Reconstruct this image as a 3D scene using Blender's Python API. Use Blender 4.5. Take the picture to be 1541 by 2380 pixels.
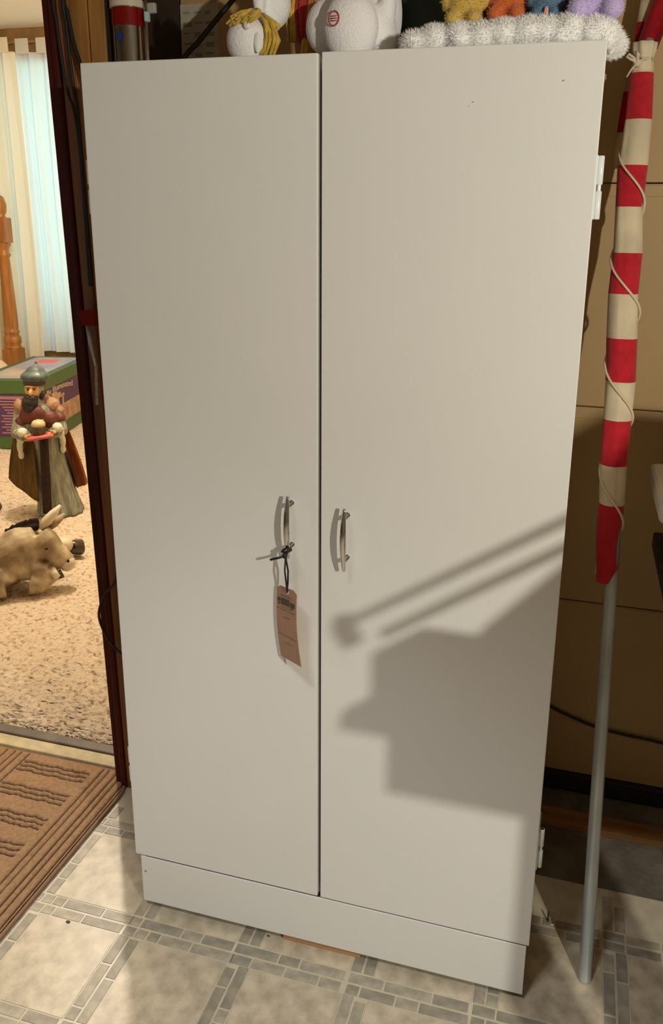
import bpy, bmesh, math, random
from mathutils import Vector, Matrix
random.seed(7)
sc = bpy.context.scene
for o in list(bpy.data.objects):
    bpy.data.objects.remove(o, do_unlink=True)
C = sc.collection
R_ = math.radians

# ------------------------------------------------------------------ camera
IW, IH, FPX = 1541.0, 2380.0, 1850.0
yaw, pit, rol = -0.262838, -0.263559, 0.016202
fw = Vector((math.sin(yaw)*math.cos(pit), math.cos(yaw)*math.cos(pit), math.sin(pit)))
rt = Vector((math.cos(yaw), -math.sin(yaw), 0)); up = rt.cross(fw)
r2 = rt*math.cos(rol)+up*math.sin(rol); u2 = -rt*math.sin(rol)+up*math.cos(rol)
cam = bpy.data.cameras.new('camera'); camo = bpy.data.objects.new('camera', cam); C.objects.link(camo)
M4 = Matrix((r2, u2, -fw)).transposed().to_4x4(); M4.translation = Vector((0.37884, -1.14536, 1.31299))
camo.matrix_world = M4
cam.sensor_fit = 'VERTICAL'; cam.sensor_height = 24.0; cam.lens = FPX/IH*24.0
cam.shift_x = -75.0/IH; cam.shift_y = -150.0/IH
cam.clip_start = 0.02
sc.camera = camo

# ------------------------------------------------------------------ world, lights, exposure
w = bpy.data.worlds.new('world'); sc.world = w; w.use_nodes = True
bg = w.node_tree.nodes['Background']; bg.inputs[0].default_value = (0.55, 0.75, 0.9, 1); bg.inputs[1].default_value = 0.3
vs = sc.view_settings
vs.view_transform = 'Standard'; vs.look = 'None'; vs.gamma = 1.0; vs.use_curve_mapping = False
vs.exposure = 0.0

def point(name, loc, power, col, rad):
    l = bpy.data.lights.new(name, 'POINT'); l.energy = power; l.color = col; l.shadow_soft_size = rad
    o = bpy.data.objects.new(name, l); o.location = loc; C.objects.link(o); return o
def area(name, loc, size, size_y, power, col, direction):
    l = bpy.data.lights.new(name, 'AREA'); l.shape = 'RECTANGLE'; l.size = size; l.size_y = size_y
    l.energy = power; l.color = col
    o = bpy.data.objects.new(name, l); o.location = loc
    o.rotation_euler = Vector(direction).to_track_quat('-Z', 'Y').to_euler(); C.objects.link(o); return o
LM = Vector((1.241, -1.35, 1.46))                      # bare bulb of the floor lamp, right of the photographer
point('floor_lamp_bulb', LM, 72, (1.0, 0.955, 0.83), 0.014)
LF = Vector((-2.30, -1.36, 1.24))                    # small cool lamp on the left
point('desk_lamp_bulb', LF, 4.5, (0.95, 0.97, 1.0), 0.02)
LR = Vector((-1.66, 1.78, 2.28))                     # ceiling bulb of the carpeted room
point('room_ceiling_bulb', LR, 122, (1.0, 0.86, 0.68), 0.035)
DL = Vector((-0.20, -1.22, 2.43))                    # unseen ceiling spot, added as low fill on cabinet and floor
_l = bpy.data.lights.new('low_fill_spot', 'SPOT'); _l.energy = 104; _l.color = (0.95, 0.97, 1.0); _l.shadow_soft_size = 0.16
_l.spot_size = math.radians(84); _l.spot_blend = 0.5
_o = bpy.data.objects.new('low_fill_spot', _l); _o.location = DL; C.objects.link(_o)
area('ceiling_fill_area', (0.7, -1.9, 2.40), 1.1, 0.16, 0.3, (0.97, 0.97, 0.96), (0, 0.05, -1))  # unseen overhead source, added for soft general fill
area('left_fill_area', (-3.62, -2.0, 1.15), 1.3, 1.3, 2, (0.80, 0.91, 1.0), (1, 0.35, -0.05))  # added cool fill from the left, unseen source
area('window_daylight', (-3.35, 4.35, 1.6), 0.75, 1.9, 15, (0.55, 0.95, 1.0), (0, -1, 0))

# ------------------------------------------------------------------ materials
MATS = {}
def mat(name, col, rough=0.6, metal=0.0, noise=None, bump=None, spec=0.5, wave=None, trans=0.0, sheen=0.0, coat=0.0, col2=None, sss=0.0):
    if name in MATS: return MATS[name]
    m = bpy.data.materials.new(name); m.use_nodes = True
    nt = m.node_tree; N = nt.nodes; L = nt.links; b = N['Principled BSDF']
    b.inputs['Base Color'].default_value = (*col, 1); b.inputs['Roughness'].default_value = rough
    b.inputs['Metallic'].default_value = metal; b.inputs['Specular IOR Level'].default_value = spec
    if trans: b.inputs['Transmission Weight'].default_value = trans
    if sheen: b.inputs['Sheen Weight'].default_value = sheen
    if coat: b.inputs['Coat Weight'].default_value = coat
    tc = N.new('ShaderNodeTexCoord')
    if noise:   # (scale, amount, detail[, stretch])
        n = N.new('ShaderNodeTexNoise'); n.inputs['Scale'].default_value = noise[0]; n.inputs['Detail'].default_value = noise[2] if len(noise) > 2 else 4
        if len(noise) > 3:
            mp = N.new('ShaderNodeMapping'); mp.inputs['Scale'].default_value = noise[3]
            L.new(tc.outputs['Object'], mp.inputs[0]); L.new(mp.outputs[0], n.inputs['Vector'])
        else: L.new(tc.outputs['Object'], n.inputs['Vector'])
        r = N.new('ShaderNodeValToRGB'); a = noise[1]
        c2 = col2 if col2 else tuple(c*(1-a) for c in col)
        r.color_ramp.elements[0].position = 0.36; r.color_ramp.elements[1].position = 0.64
        r.color_ramp.elements[0].color = (*c2, 1); r.color_ramp.elements[1].color = (*col, 1)
        L.new(n.outputs['Fac'], r.inputs[0]); L.new(r.outputs[0], b.inputs['Base Color'])
    if bump:    # (scale, strength, distance)
        n2 = N.new('ShaderNodeTexNoise'); n2.inputs['Scale'].default_value = bump[0]; n2.inputs['Detail'].default_value = 3
        L.new(tc.outputs['Object'], n2.inputs['Vector'])
        bp = N.new('ShaderNodeBump'); bp.inputs['Strength'].default_value = bump[1]; bp.inputs['Distance'].default_value = bump[2] if len(bump) > 2 else 0.002
        L.new(n2.outputs['Fac'], bp.inputs['Height']); L.new(bp.outputs[0], b.inputs['Normal'])
    MATS[name] = m; return m

white_paint = mat('cabinet_white_paint', (0.80, 0.79, 0.75), 0.42, noise=(3, 0.03, 3), bump=(420, 0.06, 0.0006))
edge_white = mat('door_edge_white', (0.86, 0.87, 0.82), 0.35)
hinge_white = mat('hinge_white_enamel', (0.82, 0.86, 0.85), 0.25)
cab_dark = mat('cabinet_inner_shade', (0.05, 0.045, 0.04), 0.8)
chrome = mat('chrome', (0.75, 0.75, 0.76), 0.08, 1.0)
steel = mat('galvanised_steel', (0.62, 0.68, 0.70), 0.36, 0.55, noise=(18, 0.22, 5, (1, 1, 0.25)))
red_cloth = mat('red_cotton', (0.58, 0.008, 0.022), 0.9, noise=(60, 0.2, 4), bump=(900, 0.25, 0.0008), sheen=0.2)
cream_cloth = mat('cream_cotton', (0.78, 0.66, 0.45), 0.95, noise=(14, 0.18, 4), bump=(900, 0.25, 0.0008))
rope = mat('cotton_cord', (0.74, 0.62, 0.44), 0.95, bump=(500, 0.4))
tan_paint = mat('garage_tan_paint', (0.52, 0.345, 0.145), 0.55, noise=(2.2, 0.14, 5), bump=(160, 0.15, 0.001))
tan_edge = mat('garage_tan_groove', (0.30, 0.19, 0.09), 0.6)
rubber = mat('black_rubber', (0.012, 0.011, 0.010), 0.7)
black_wire = mat('black_cable', (0.010, 0.009, 0.009), 0.5)
concrete = mat('concrete', (0.20, 0.175, 0.13), 0.9, noise=(11, 0.45, 7), bump=(90, 0.5, 0.003))
wood_strip = mat('orange_wood', (0.36, 0.17, 0.05), 0.7, noise=(9, 0.4, 6, (0.3, 4, 4)))
pine = mat('pine_shim', (0.50, 0.27, 0.12), 0.75, noise=(20, 0.25, 5, (0.3, 5, 5)))
panel_wood = mat('wall_panel_wood', (0.42, 0.20, 0.05), 0.42, noise=(14, 0.35, 6, (3, 3, 0.18)))
jamb_wood = mat('jamb_dark_red_wood', (0.085, 0.011, 0.004), 0.5, spec=0.2, noise=(16, 0.45, 6, (3, 3, 0.12)))
casing_wood = mat('casing_brown_wood', (0.26, 0.10, 0.024), 0.5, noise=(16, 0.4, 6, (3, 3, 0.12)))
dark_board = mat('dark_side_board', (0.030, 0.018, 0.011), 0.6)
plaster = mat('white_plaster', (0.80, 0.76, 0.66), 0.9, bump=(60, 0.1))
beige_wall = mat('beige_plaster', (0.72, 0.62, 0.46), 0.9, bump=(60, 0.1))
garage_wall = mat('garage_bare_board', (0.22, 0.17, 0.12), 0.9, bump=(60, 0.1))
oak = mat('honey_oak', (0.42, 0.17, 0.035), 0.35, noise=(12, 0.4, 6, (3, 3, 0.25)))
trim_oak = mat('trim_oak', (0.25, 0.14, 0.045), 0.5, noise=(12, 0.3, 6))
tile_cream = mat('vinyl_cream', (0.60, 0.51, 0.365), 0.36, noise=(30, 0.34, 12), bump=(55, 0.2, 0.001))
tile_grey = mat('vinyl_grey_brick', (0.34, 0.305, 0.23), 0.42, noise=(40, 0.30, 8), bump=(80, 0.12, 0.001))
tile_grey2 = mat('vinyl_grey_brick_light', (0.43, 0.38, 0.285), 0.42, noise=(40, 0.30, 8), bump=(80, 0.12, 0.001))
grout = mat('vinyl_grout', (0.58, 0.51, 0.375), 0.35, noise=(30, 0.15, 6))
mat_brown = mat('berber_brown', (0.42, 0.25, 0.125), 1.0, noise=(120, 0.25, 4), bump=(600, 0.5, 0.002), sheen=0.1)
def _groove_shade():
    m = mat_brown.copy(); m.name = 'berber_groove_shade'; nt = m.node_tree; N = nt.nodes; L = nt.links; b = N['Principled BSDF']
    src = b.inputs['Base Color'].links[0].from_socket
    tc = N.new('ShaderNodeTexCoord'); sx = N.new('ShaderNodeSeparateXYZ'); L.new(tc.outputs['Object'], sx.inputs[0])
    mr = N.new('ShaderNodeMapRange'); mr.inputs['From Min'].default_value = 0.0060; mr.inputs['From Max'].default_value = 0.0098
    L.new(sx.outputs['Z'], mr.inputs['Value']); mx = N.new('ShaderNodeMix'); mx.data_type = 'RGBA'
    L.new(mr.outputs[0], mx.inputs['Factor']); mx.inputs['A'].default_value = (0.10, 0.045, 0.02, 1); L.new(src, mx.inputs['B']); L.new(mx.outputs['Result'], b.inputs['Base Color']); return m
mat_brown2 = _groove_shade()          # groove shade put into the colour, darker lower in the pile
mat_edge = mat('mat_binding', (0.30, 0.17, 0.10), 0.9, bump=(300, 0.4))
strip_metal = mat('threshold_strip', (0.14, 0.105, 0.075), 0.5, noise=(20, 0.3, 4))
sill_cream = mat('threshold_cream', (0.62, 0.52, 0.30), 0.6, noise=(30, 0.25, 6))

# carpet: speckled pile
carpet_m = mat('carpet_pile', (0.70, 0.56, 0.40), 1.0, bump=(240, 0.9, 0.006), sheen=0.2)
def _carpet(m):
    nt = m.node_tree; N = nt.nodes; L = nt.links; b = N['Principled BSDF']
    tc = N.new('ShaderNodeTexCoord'); n = N.new('ShaderNodeTexNoise'); n.inputs['Scale'].default_value = 70; n.inputs['Detail'].default_value = 3
    L.new(tc.outputs['Object'], n.inputs['Vector'])
    r = N.new('ShaderNodeValToRGB'); e = r.color_ramp.elements
    e[0].position = 0.30; e[0].color = (0.27, 0.17, 0.10, 1); e[1].position = 0.45; e[1].color = (0.66, 0.52, 0.36, 1)
    x = e.new(0.7); x.color = (0.76, 0.63, 0.46, 1)
    L.new(n.outputs['Fac'], r.inputs[0]); L.new(r.outputs[0], b.inputs['Base Color'])
_carpet(carpet_m)

def translucent(name, col, t):
    m = bpy.data.materials.new(name); m.use_nodes = True; nt = m.node_tree; N = nt.nodes; L = nt.links
    N.remove(N['Principled BSDF']); out = N['Material Output']
    d = N.new('ShaderNodeBsdfDiffuse'); tr = N.new('ShaderNodeBsdfTranslucent'); mx = N.new('ShaderNodeMixShader')
    d.inputs[0].default_value = (*col, 1); tr.inputs[0].default_value = (*col, 1); mx.inputs[0].default_value = t
    L.new(d.outputs[0], mx.inputs[1]); L.new(tr.outputs[0], mx.inputs[2]); L.new(mx.outputs[0], out.inputs[0]); return m
curtain_cream = translucent('curtain_cream_cloth', (0.86, 0.80, 0.65), 0.35)
curtain_sheer = translucent('curtain_sheer_cloth', (0.86, 0.86, 0.82), 0.55)
glass = mat('window_glass', (0.95, 1, 1), 0.02, trans=1.0)

plush_white = mat('plush_white', (0.90, 0.88, 0.87), 1.0, bump=(260, 0.7, 0.002), sheen=0.5)
plush_cloud = mat('plush_cloud_white', (0.96, 0.95, 0.92), 1.0, noise=(26, 0.06, 4), bump=(120, 0.5, 0.003), sheen=0.6)
yarn_yellow = mat('yarn_yellow', (0.72, 0.47, 0.055), 0.9, noise=(60, 0.3, 4), bump=(300, 0.5), sheen=0.3)
yarn_red = mat('yarn_red', (0.42, 0.012, 0.010), 0.9, bump=(300, 0.5), sheen=0.3)
yarn_orange = mat('yarn_orange', (0.50, 0.17, 0.03), 0.9, bump=(300, 0.5), sheen=0.3)
pl_yellow = mat('plush_yellow', (0.62, 0.42, 0.08), 1.0, bump=(260, 0.7, 0.002), sheen=0.4)
pl_orange = mat('plush_orange', (0.62, 0.14, 0.02), 1.0, bump=(260, 0.7, 0.002), sheen=0.4)
pl_blue = mat('plush_blue', (0.10, 0.20, 0.30), 1.0, bump=(260, 0.7, 0.002), sheen=0.4)
pl_lav = mat('plush_lavender', (0.55, 0.44, 0.74), 1.0, bump=(260, 0.7, 0.002), sheen=0.4)
pl_cream = mat('plush_cream', (0.72, 0.55, 0.30), 1.0, bump=(260, 0.7, 0.002), sheen=0.4)
pl_pink = mat('plush_pink', (0.72, 0.34, 0.25), 1.0, sheen=0.4)
pearl = mat('pearl_bead', (0.80, 0.74, 0.62), 0.35)
red_print = mat('red_print', (0.45, 0.06, 0.05), 0.8)
red_gloss = mat('red_gloss', (0.20, 0.003, 0.003), 0.16, coat=0.3)
white_gloss = mat('white_band_gloss', (0.66, 0.58, 0.46), 0.3)
brushed = mat('brushed_chrome', (0.55, 0.52, 0.46), 0.14, 1.0)
blue_stick = mat('blue_sticker', (0.02, 0.03, 0.22), 0.5)
clear_blue = mat('pale_blue_plastic', (0.45, 0.62, 0.64), 0.2)
paper = mat('paper_sheet', (0.55, 0.49, 0.37), 0.85, noise=(20, 0.2, 4))
ink = mat('dark_ink', (0.10, 0.075, 0.055), 0.85)
ink_soft = mat('faded_ink', (0.24, 0.125, 0.085), 0.85)
ink_grey = mat('grey_print', (0.30, 0.26, 0.19), 0.85)
tag_pink = mat('tag_salmon_card', (0.47, 0.275, 0.18), 0.8, noise=(60, 0.08, 3))

# statue paints
st_teal = mat('statue_teal', (0.085, 0.125, 0.115), 0.5, noise=(45, 0.45, 5))
st_robe = mat('statue_grey_green', (0.29, 0.30, 0.23), 0.6, noise=(26, 0.55, 5, (3, 3, 0.35)), bump=(90, 0.6, 0.004))
st_dark = mat('statue_dark_stole', (0.055, 0.022, 0.016), 0.55, noise=(70, 0.5, 5))
st_gold = mat('statue_olive_gold', (0.22, 0.125, 0.025), 0.5, noise=(22, 0.45, 5, (3, 3, 0.4)))
st_rust = mat('statue_rust_cape', (0.40, 0.13, 0.045), 0.55, noise=(24, 0.4, 5, (3, 3, 0.4)))
st_maroon = mat('statue_maroon', (0.13, 0.022, 0.012), 0.55, noise=(40, 0.4, 5))
st_collar = mat('statue_fur_collar', (0.42, 0.24, 0.14), 0.8, noise=(80, 0.4, 5), bump=(160, 0.8, 0.004))
st_skin = mat('statue_skin', (0.60, 0.33, 0.12), 0.5)
st_beard = mat('statue_black_hair', (0.012, 0.008, 0.006), 0.45, bump=(140, 0.9, 0.004))
st_cuff = mat('statue_white_fur', (0.55, 0.56, 0.44), 0.8, bump=(140, 0.9, 0.004))
st_tray = mat('statue_pink_cushion', (0.42, 0.09, 0.075), 0.5)
st_jar = mat('statue_bronze_jar', (0.10, 0.065, 0.025), 0.35, noise=(90, 0.5, 4), bump=(120, 0.8, 0.003))
st_lid = mat('statue_gilt_lid', (0.55, 0.45, 0.24), 0.4, bump=(120, 0.8, 0.003))
dk_body = mat('donkey_dun_paint', (0.55, 0.45, 0.29), 0.55, noise=(16, 0.45, 5), col2=(0.23, 0.165, 0.095))
dk_pale = mat('donkey_pale_paint', (0.74, 0.66, 0.48), 0.55, noise=(14, 0.2, 5))
dk_dark = mat('donkey_dark_paint', (0.016, 0.008, 0.005), 0.85, spec=0.2)
hoof_m = mat('hoof_gloss', (0.022, 0.009, 0.006), 0.12, coat=0.5)
box_green = mat('carton_green', (0.055, 0.115, 0.03), 0.5)
box_purple = mat('carton_purple', (0.075, 0.03, 0.10), 0.5)
box_lilac = mat('carton_top_picture', (0.30, 0.27, 0.46), 0.35, noise=(5, 0.3, 4), col2=(0.45, 0.47, 0.46))
box_pink = mat('carton_red_sticker', (0.72, 0.17, 0.14), 0.6)
box_sand = mat('carton_sand_picture', (0.52, 0.33, 0.20), 0.5, noise=(16, 0.35, 5))
box_txt = mat('carton_cream_print', (0.62, 0.47, 0.28), 0.6)
box_txt2 = mat('carton_pink_print', (0.34, 0.16, 0.17), 0.6)
sack_m = mat('cream_sack', (0.70, 0.57, 0.40), 0.9, bump=(80, 0.3))
card_m = mat('corrugated_card', (0.42, 0.28, 0.15), 0.85, noise=(10, 0.15, 5))
white_plastic = mat('white_plastic', (0.74, 0.74, 0.70), 0.4)
grey_plastic = mat('grey_plastic', (0.42, 0.42, 0.39), 0.45)
bench_wood = mat('bench_plywood', (0.36, 0.24, 0.12), 0.7, noise=(10, 0.3, 6, (0.3, 4, 4)))
black_plastic = mat('black_plastic', (0.015, 0.014, 0.014), 0.5)
canvas_m = mat('canvas_dust_sheet', (0.36, 0.33, 0.27), 0.95, bump=(30, 0.5, 0.006))
brass = mat('lamp_metal', (0.35, 0.30, 0.22), 0.35, 1.0)

# ------------------------------------------------------------------ helpers
ORG = {}
def root_org(p): return ORG.get(p.name, Vector((0, 0, 0))) if p else Vector((0, 0, 0))
def finish(name, me, m, parent=None, smooth=False):
    o = bpy.data.objects.new(name, me)
    if m: me.materials.append(m)
    C.objects.link(o)
    if smooth:
        for p in me.polygons: p.use_smooth = True
    if parent:
        o.parent = parent; ORG[o.name] = root_org(parent)
    return o
def obj(name, bm, m, parent=None, smooth=False, ang=None):
    org = root_org(parent)
    if org.length: bmesh.ops.translate(bm, verts=bm.verts, vec=-org)
    bmesh.ops.recalc_face_normals(bm, faces=bm.faces)
    me = bpy.data.meshes.new(name); bm.to_mesh(me); bm.free()
    o = finish(name, me, m, parent, smooth)
    if ang is not None:
        me.shade_smooth() if hasattr(me, 'shade_smooth') else None
        try: me.set_sharp_from_angle(angle=R_(ang))
        except Exception: pass
    return o
def tag(o, label, cat, group=None):
    o['label'] = label; o['category'] = cat
    if group: o['group'] = group
    return o
def thing(name, label, cat, loc, group=None):
    o = bpy.data.objects.new(name, None); C.objects.link(o); o.location = loc; o.empty_display_size = 0.05
    ORG[o.name] = Vector(loc); return tag(o, label, cat, group)
def struct(name, bm, m, parent=None, **k):
    o = obj(name, bm, m, parent, **k)
    if not parent: o['kind'] = 'structure'
    return o
def B(): return bmesh.new()
def box(bm, x0, x1, y0, y1, z0, z1, bev=0.0, seg=2):
    r = bmesh.ops.create_cube(bm, size=1.0); vs_ = r['verts']
    bmesh.ops.scale(bm, verts=vs_, vec=(x1-x0, y1-y0, z1-z0))
    bmesh.ops.translate(bm, verts=vs_, vec=((x0+x1)/2, (y0+y1)/2, (z0+z1)/2))
    if bev > 0:
        es = set(e for v in vs_ for e in v.link_edges)
        bmesh.ops.bevel(bm, geom=list(es), offset=bev, segments=seg, affect='EDGES', profile=0.5)
    return bm
def bx(*a, **k): return box(B(), *a, **k)
def tube(bm, pts, rad, n=10, caps=True):
    pts = [Vector(p) for p in pts]
    rads = rad if isinstance(rad, (list, tuple)) else [rad]*len(pts)
    rings = []; prev = None
    for i, p in enumerate(pts):
        t = (pts[min(i+1, len(pts)-1)]-pts[max(i-1, 0)]).normalized()
        if prev is None:
            a = Vector((0, 0, 1)) if abs(t.z) < 0.9 else Vector((1, 0, 0))
            u = t.cross(a).normalized()
        else:
            u = (prev-t*prev.dot(t)).normalized()
        prev = u; v = t.cross(u)
        rr = rads[i]; ru, rv = rr if isinstance(rr, (tuple, list)) else (rr, rr)
        rings.append([bm.verts.new(p+u*ru*math.cos(2*math.pi*k/n)+v*rv*math.sin(2*math.pi*k/n)) for k in range(n)])
    for a, b in zip(rings, rings[1:]):
        for k in range(n): bm.faces.new((a[k], a[(k+1) % n], b[(k+1) % n], b[k]))
    if caps:
        bm.faces.new(rings[0]); bm.faces.new(rings[-1])
    return bm
def lathe(bm, prof, c, n=28, sx=1.0, sy=1.0, fold=None):
    """prof: (r,z) list, c: axis centre; fold(k,z)-> radius multiplier"""
    rings = []
    for r, z in prof:
        ring = []
        for k in range(n):
            a = 2*math.pi*k/n; f = fold(a, z) if fold else 1.0
            ring.append(bm.verts.new((c[0]+r*f*sx*math.cos(a), c[1]+r*f*sy*math.sin(a), c[2]+z)))
        rings.append(ring)
    for a, b in zip(rings, rings[1:]):
        for k in range(n): bm.faces.new((a[k], a[(k+1) % n], b[(k+1) % n], b[k]))
    bm.faces.new(rings[0]); bm.faces.new(rings[-1]); return bm
def ell(bm, c, r, n=20, rot=None):
    res = bmesh.ops.create_uvsphere(bm, u_segments=n, v_segments=max(8, n//2), radius=1.0)
    v = res['verts']; bmesh.ops.scale(bm, verts=v, vec=r)
    if rot: bmesh.ops.rotate(bm, verts=v, cent=(0, 0, 0), matrix=Matrix.Rotation(rot[0], 3, rot[1]))
    bmesh.ops.translate(bm, verts=v, vec=c); return bm
def prism(bm, poly, axis, a, b):
    """extrude a 2D polygon (pairs in the other two axes, in order) along axis from a to b"""
    def P(u, v, w):
        return {'x': (w, u, v), 'y': (u, w, v), 'z': (u, v, w)}[axis]
    lo = [bm.verts.new(P(u, v, a)) for u, v in poly]; hi = [bm.verts.new(P(u, v, b)) for u, v in poly]
    bm.faces.new(lo); bm.faces.new(hi); n = len(poly)
    for k in range(n): bm.faces.new((lo[k], lo[(k+1) % n], hi[(k+1) % n], hi[k]))
    return bm
def blob(name, bm, m, parent=None, voxel=0.006, smooth=4, disp=None):
    """fuse overlapping closed shapes into ONE continuous smooth surface"""
    org = root_org(parent)
    if org.length: bmesh.ops.translate(bm, verts=bm.verts, vec=-org)
    me = bpy.data.meshes.new('tmp'); bm.to_mesh(me); bm.free()
    t = bpy.data.objects.new('tmp', me); C.objects.link(t)
    r = t.modifiers.new('r', 'REMESH'); r.mode = 'VOXEL'; r.voxel_size = voxel
    if smooth:
        s = t.modifiers.new('s', 'SMOOTH'); s.iterations = smooth; s.factor = 0.5
    if disp:
        tx = bpy.data.textures.new(name+'_lumps', 'CLOUDS'); tx.noise_scale = disp[0]
        d = t.modifiers.new('d', 'DISPLACE'); d.texture = tx; d.strength = disp[1]; d.mid_level = 0.5; d.texture_coords = 'LOCAL'
    dg = bpy.context.evaluated_depsgraph_get(); dg.update()
    out = bpy.data.meshes.new_from_object(t.evaluated_get(dg)); out.name = name
    bpy.data.objects.remove(t, do_unlink=True)
    out.materials.clear()
    return finish(name, out, m, parent, True)
def place_local(bm, origin, ang):
    bmesh.ops.rotate(bm, verts=bm.verts, cent=(0, 0, 0), matrix=Matrix.Rotation(ang, 3, 'Z'))
    bmesh.ops.translate(bm, verts=bm.verts, vec=origin); return bm

# ================================================================== STRUCTURE
GD = 0.61        # inner face of the garage door
# ---- vinyl floor: base sheet with printed-tile pieces standing a hair proud of the joints
floor = struct('floor', bx(-3.4, 2.9, -3.3, 0.306, -0.06, 0.0), grout)
ORG[floor.name] = Vector((0, 0, 0))
PIT = 0.2245; X0 = -0.1345; Y0 = -0.048; BW = 0.0195; GJ = 0.004; HB = BW+GJ/2   # half band
def piece_mesh(nm, w, h, t, m):
    me = bpy.data.meshes.new(nm); bm = bx(-w/2, w/2, -h/2, h/2, -0.001, t, bev=0.0006, seg=1); bm.to_mesh(me); bm.free(); me.materials.append(m); return me
tw = PIT-2*HB-GJ
tile_me = piece_mesh('tile', tw, tw, 0.0008, tile_cream)
fr = random.Random(3)
LENS = (0.042, 0.066, 0.088, 0.026)
brick_me = {}
for L_ in LENS:
    for mi, mm in enumerate((tile_grey, tile_grey2)):
        brick_me[(L_, mi, 0)] = piece_mesh('brick', L_-0.0035, BW, 0.0008, mm)
        brick_me[(L_, mi, 1)] = piece_mesh('brick', BW, L_-0.0035, 0.0008, mm)
def put(nm, me, x, y):
    o = bpy.data.objects.new(nm, me); o.location = (x, y, 0); C.objects.link(o); o.parent = floor; return o
far_bm = B()
def inview(x, y): return -0.62 < x < 0.85 and -0.42 < y < 0.30
def far_box(x, y, w, h, mi): 
    n0 = len(far_bm.faces); far_bm.verts.ensure_lookup_table()
    v = [far_bm.verts.new((x+sx*w/2, y+sy*h/2, 0.0008)) for sx, sy in ((-1, -1), (1, -1), (1, 1), (-1, 1))]
    f = far_bm.faces.new(v); f.material_index = mi
for i in range(-14, 13):
    for j in range(-15, 3):
        cx_ = X0+(i+0.5)*PIT; cy_ = Y0+(j+0.5)*PIT
        y1 = cy_+tw/2
        if y1 < 0.306 and cx_ > -3.3 and cx_ < 2.8 and cy_ > -3.2:
            if inview(cx_, cy_): put('tile', tile_me, cx_, cy_)
            else: far_box(cx_, cy_, tw, tw, 0)
        # bricks of the band below (along x) and the band left (along y)
        for dirn in (0, 1):
            for row in (-1, 1):
                run = 0.0; span = PIT
                if dirn == 1: run = HB+GJ/2; span = PIT-HB-GJ/2
                while run < span-0.012:
                    L_ = fr.choice(LENS)
                    rem = span-run
                    if rem < 0.095: L_ = min(LENS, key=lambda q: abs(q-rem))
                    if dirn == 0: x, y = X0+i*PIT-HB+run+L_/2, Y0+j*PIT+row*(BW+GJ)/2
                    else: x, y = X0+i*PIT+row*(BW+GJ)/2, Y0+j*PIT+run+L_/2
                    run += L_
                    if y+0.04 > 0.306 or not(-3.3 < x < 2.8 and y > -3.2): continue
                    mi = 0 if fr.random() < 0.6 else 1
                    if inview(x, y): put('brick', brick_me[(L_, mi, dirn)], x, y)
                    else: far_box(x, y, (L_-0.004) if dirn == 0 else BW, BW if dirn == 0 else (L_-0.004), 1+mi)
fo = obj('outer_tile_field', far_bm, tile_cream, floor); fo.data.materials.append(tile_grey); fo.data.materials.append(tile_grey2); fo['kind'] = 'stuff'

# left strip of vinyl into the doorway, cream sill and metal bar
struct('floor_doorway', bx(-1.7, -0.53, 0.306, 0.372, -0.06, 0.0), tile_cream)
struct('trim_1', bx(-1.62, -0.62, 0.352, 0.392, -0.02, 0.010, bev=0.003), sill_cream)
struct('trim_2', bx(-1.62, -0.62, 0.392, 0.425, -0.02, 0.014, bev=0.004), strip_metal)

# concrete apron, wooden strip and dark gap in front of the garage door
struct('floor_apron', bx(-0.53, 2.9, 0.308, 0.75, -0.08, -0.004), concrete)
struct('trim_3', bx(-0.52, 2.9, 0.466, 0.516, -0.004, 0.012, bev=0.002), wood_strip)

# garage door: four sections
gd = struct('door_1', bx(-0.72, 2.3, 0.645, 0.67, -0.004, 2.4), tan_edge); ORG[gd.name] = Vector((0, 0, 0))
zs = [0.045, 0.50, 0.957, 1.417, 1.876, 2.33]
for k in range(5):
    s = obj('door_section', bx(-0.525, 2.25, GD, 0.648, zs[k]+0.0012, zs[k+1]-0.0012, bev=0.002), tan_paint, gd)
    if k < 4: obj('section_lip', bx(-0.525, 2.25, GD-0.0012, GD+0.004, zs[k+1]-0.026, zs[k+1]-0.0045, bev=0.001), tan_paint, s)
obj('bottom_seal', bx(-0.525, 2.25, GD-0.012, GD+0.03, -0.003, 0.047, bev=0.006), rubber, gd)

# paneled stub wall between door casing and garage door, and its dark return
wl = struct('wall_left', bx(-0.600, -0.530, 0.322, 0.60, 0.0, 2.5), dark_board); ORG[wl.name] = Vector((0, 0, 0))
for x0, x1 in ((-0.600, -0.5640), (-0.5615, -0.5275)):
    obj('panel', bx(x0, x1, 0.310, 0.324, 0.0, 2.5, bev=0.002), panel_wood, wl)
obj('return_board', bx(-0.532, -0.5255, 0.313, 0.606, 0.0, 2.5), dark_board, wl)
# door casing (leans a degree, as the old frame does)
def lean_board(x0, x1, y0, y1, z1, bev=0.003, lean=0.0197):
    bm = bx(x0, x1, y0, y1, 0.0, z1, bev=bev)
    for v in bm.verts: v.co.x -= lean*v.co.z
    return bm
jb = struct('trim_4', lean_board(-0.624, -0.60, 0.330, 0.445, 2.1), jamb_wood); ORG[jb.name] = Vector((0, 0, 0))
obj('casing_inner', lean_board(-0.6245, -0.606, 0.306, 0.334, 2.1), jamb_wood, jb)
obj('casing_bead', lean_board(-0.607, -0.592, 0.298, 0.330, 2.1, 0.005), jamb_wood, jb)
obj('casing_outer', lean_board(-0.5925, -0.566, 0.303, 0.330, 2.1, 0.004), casing_wood, jb)
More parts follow.
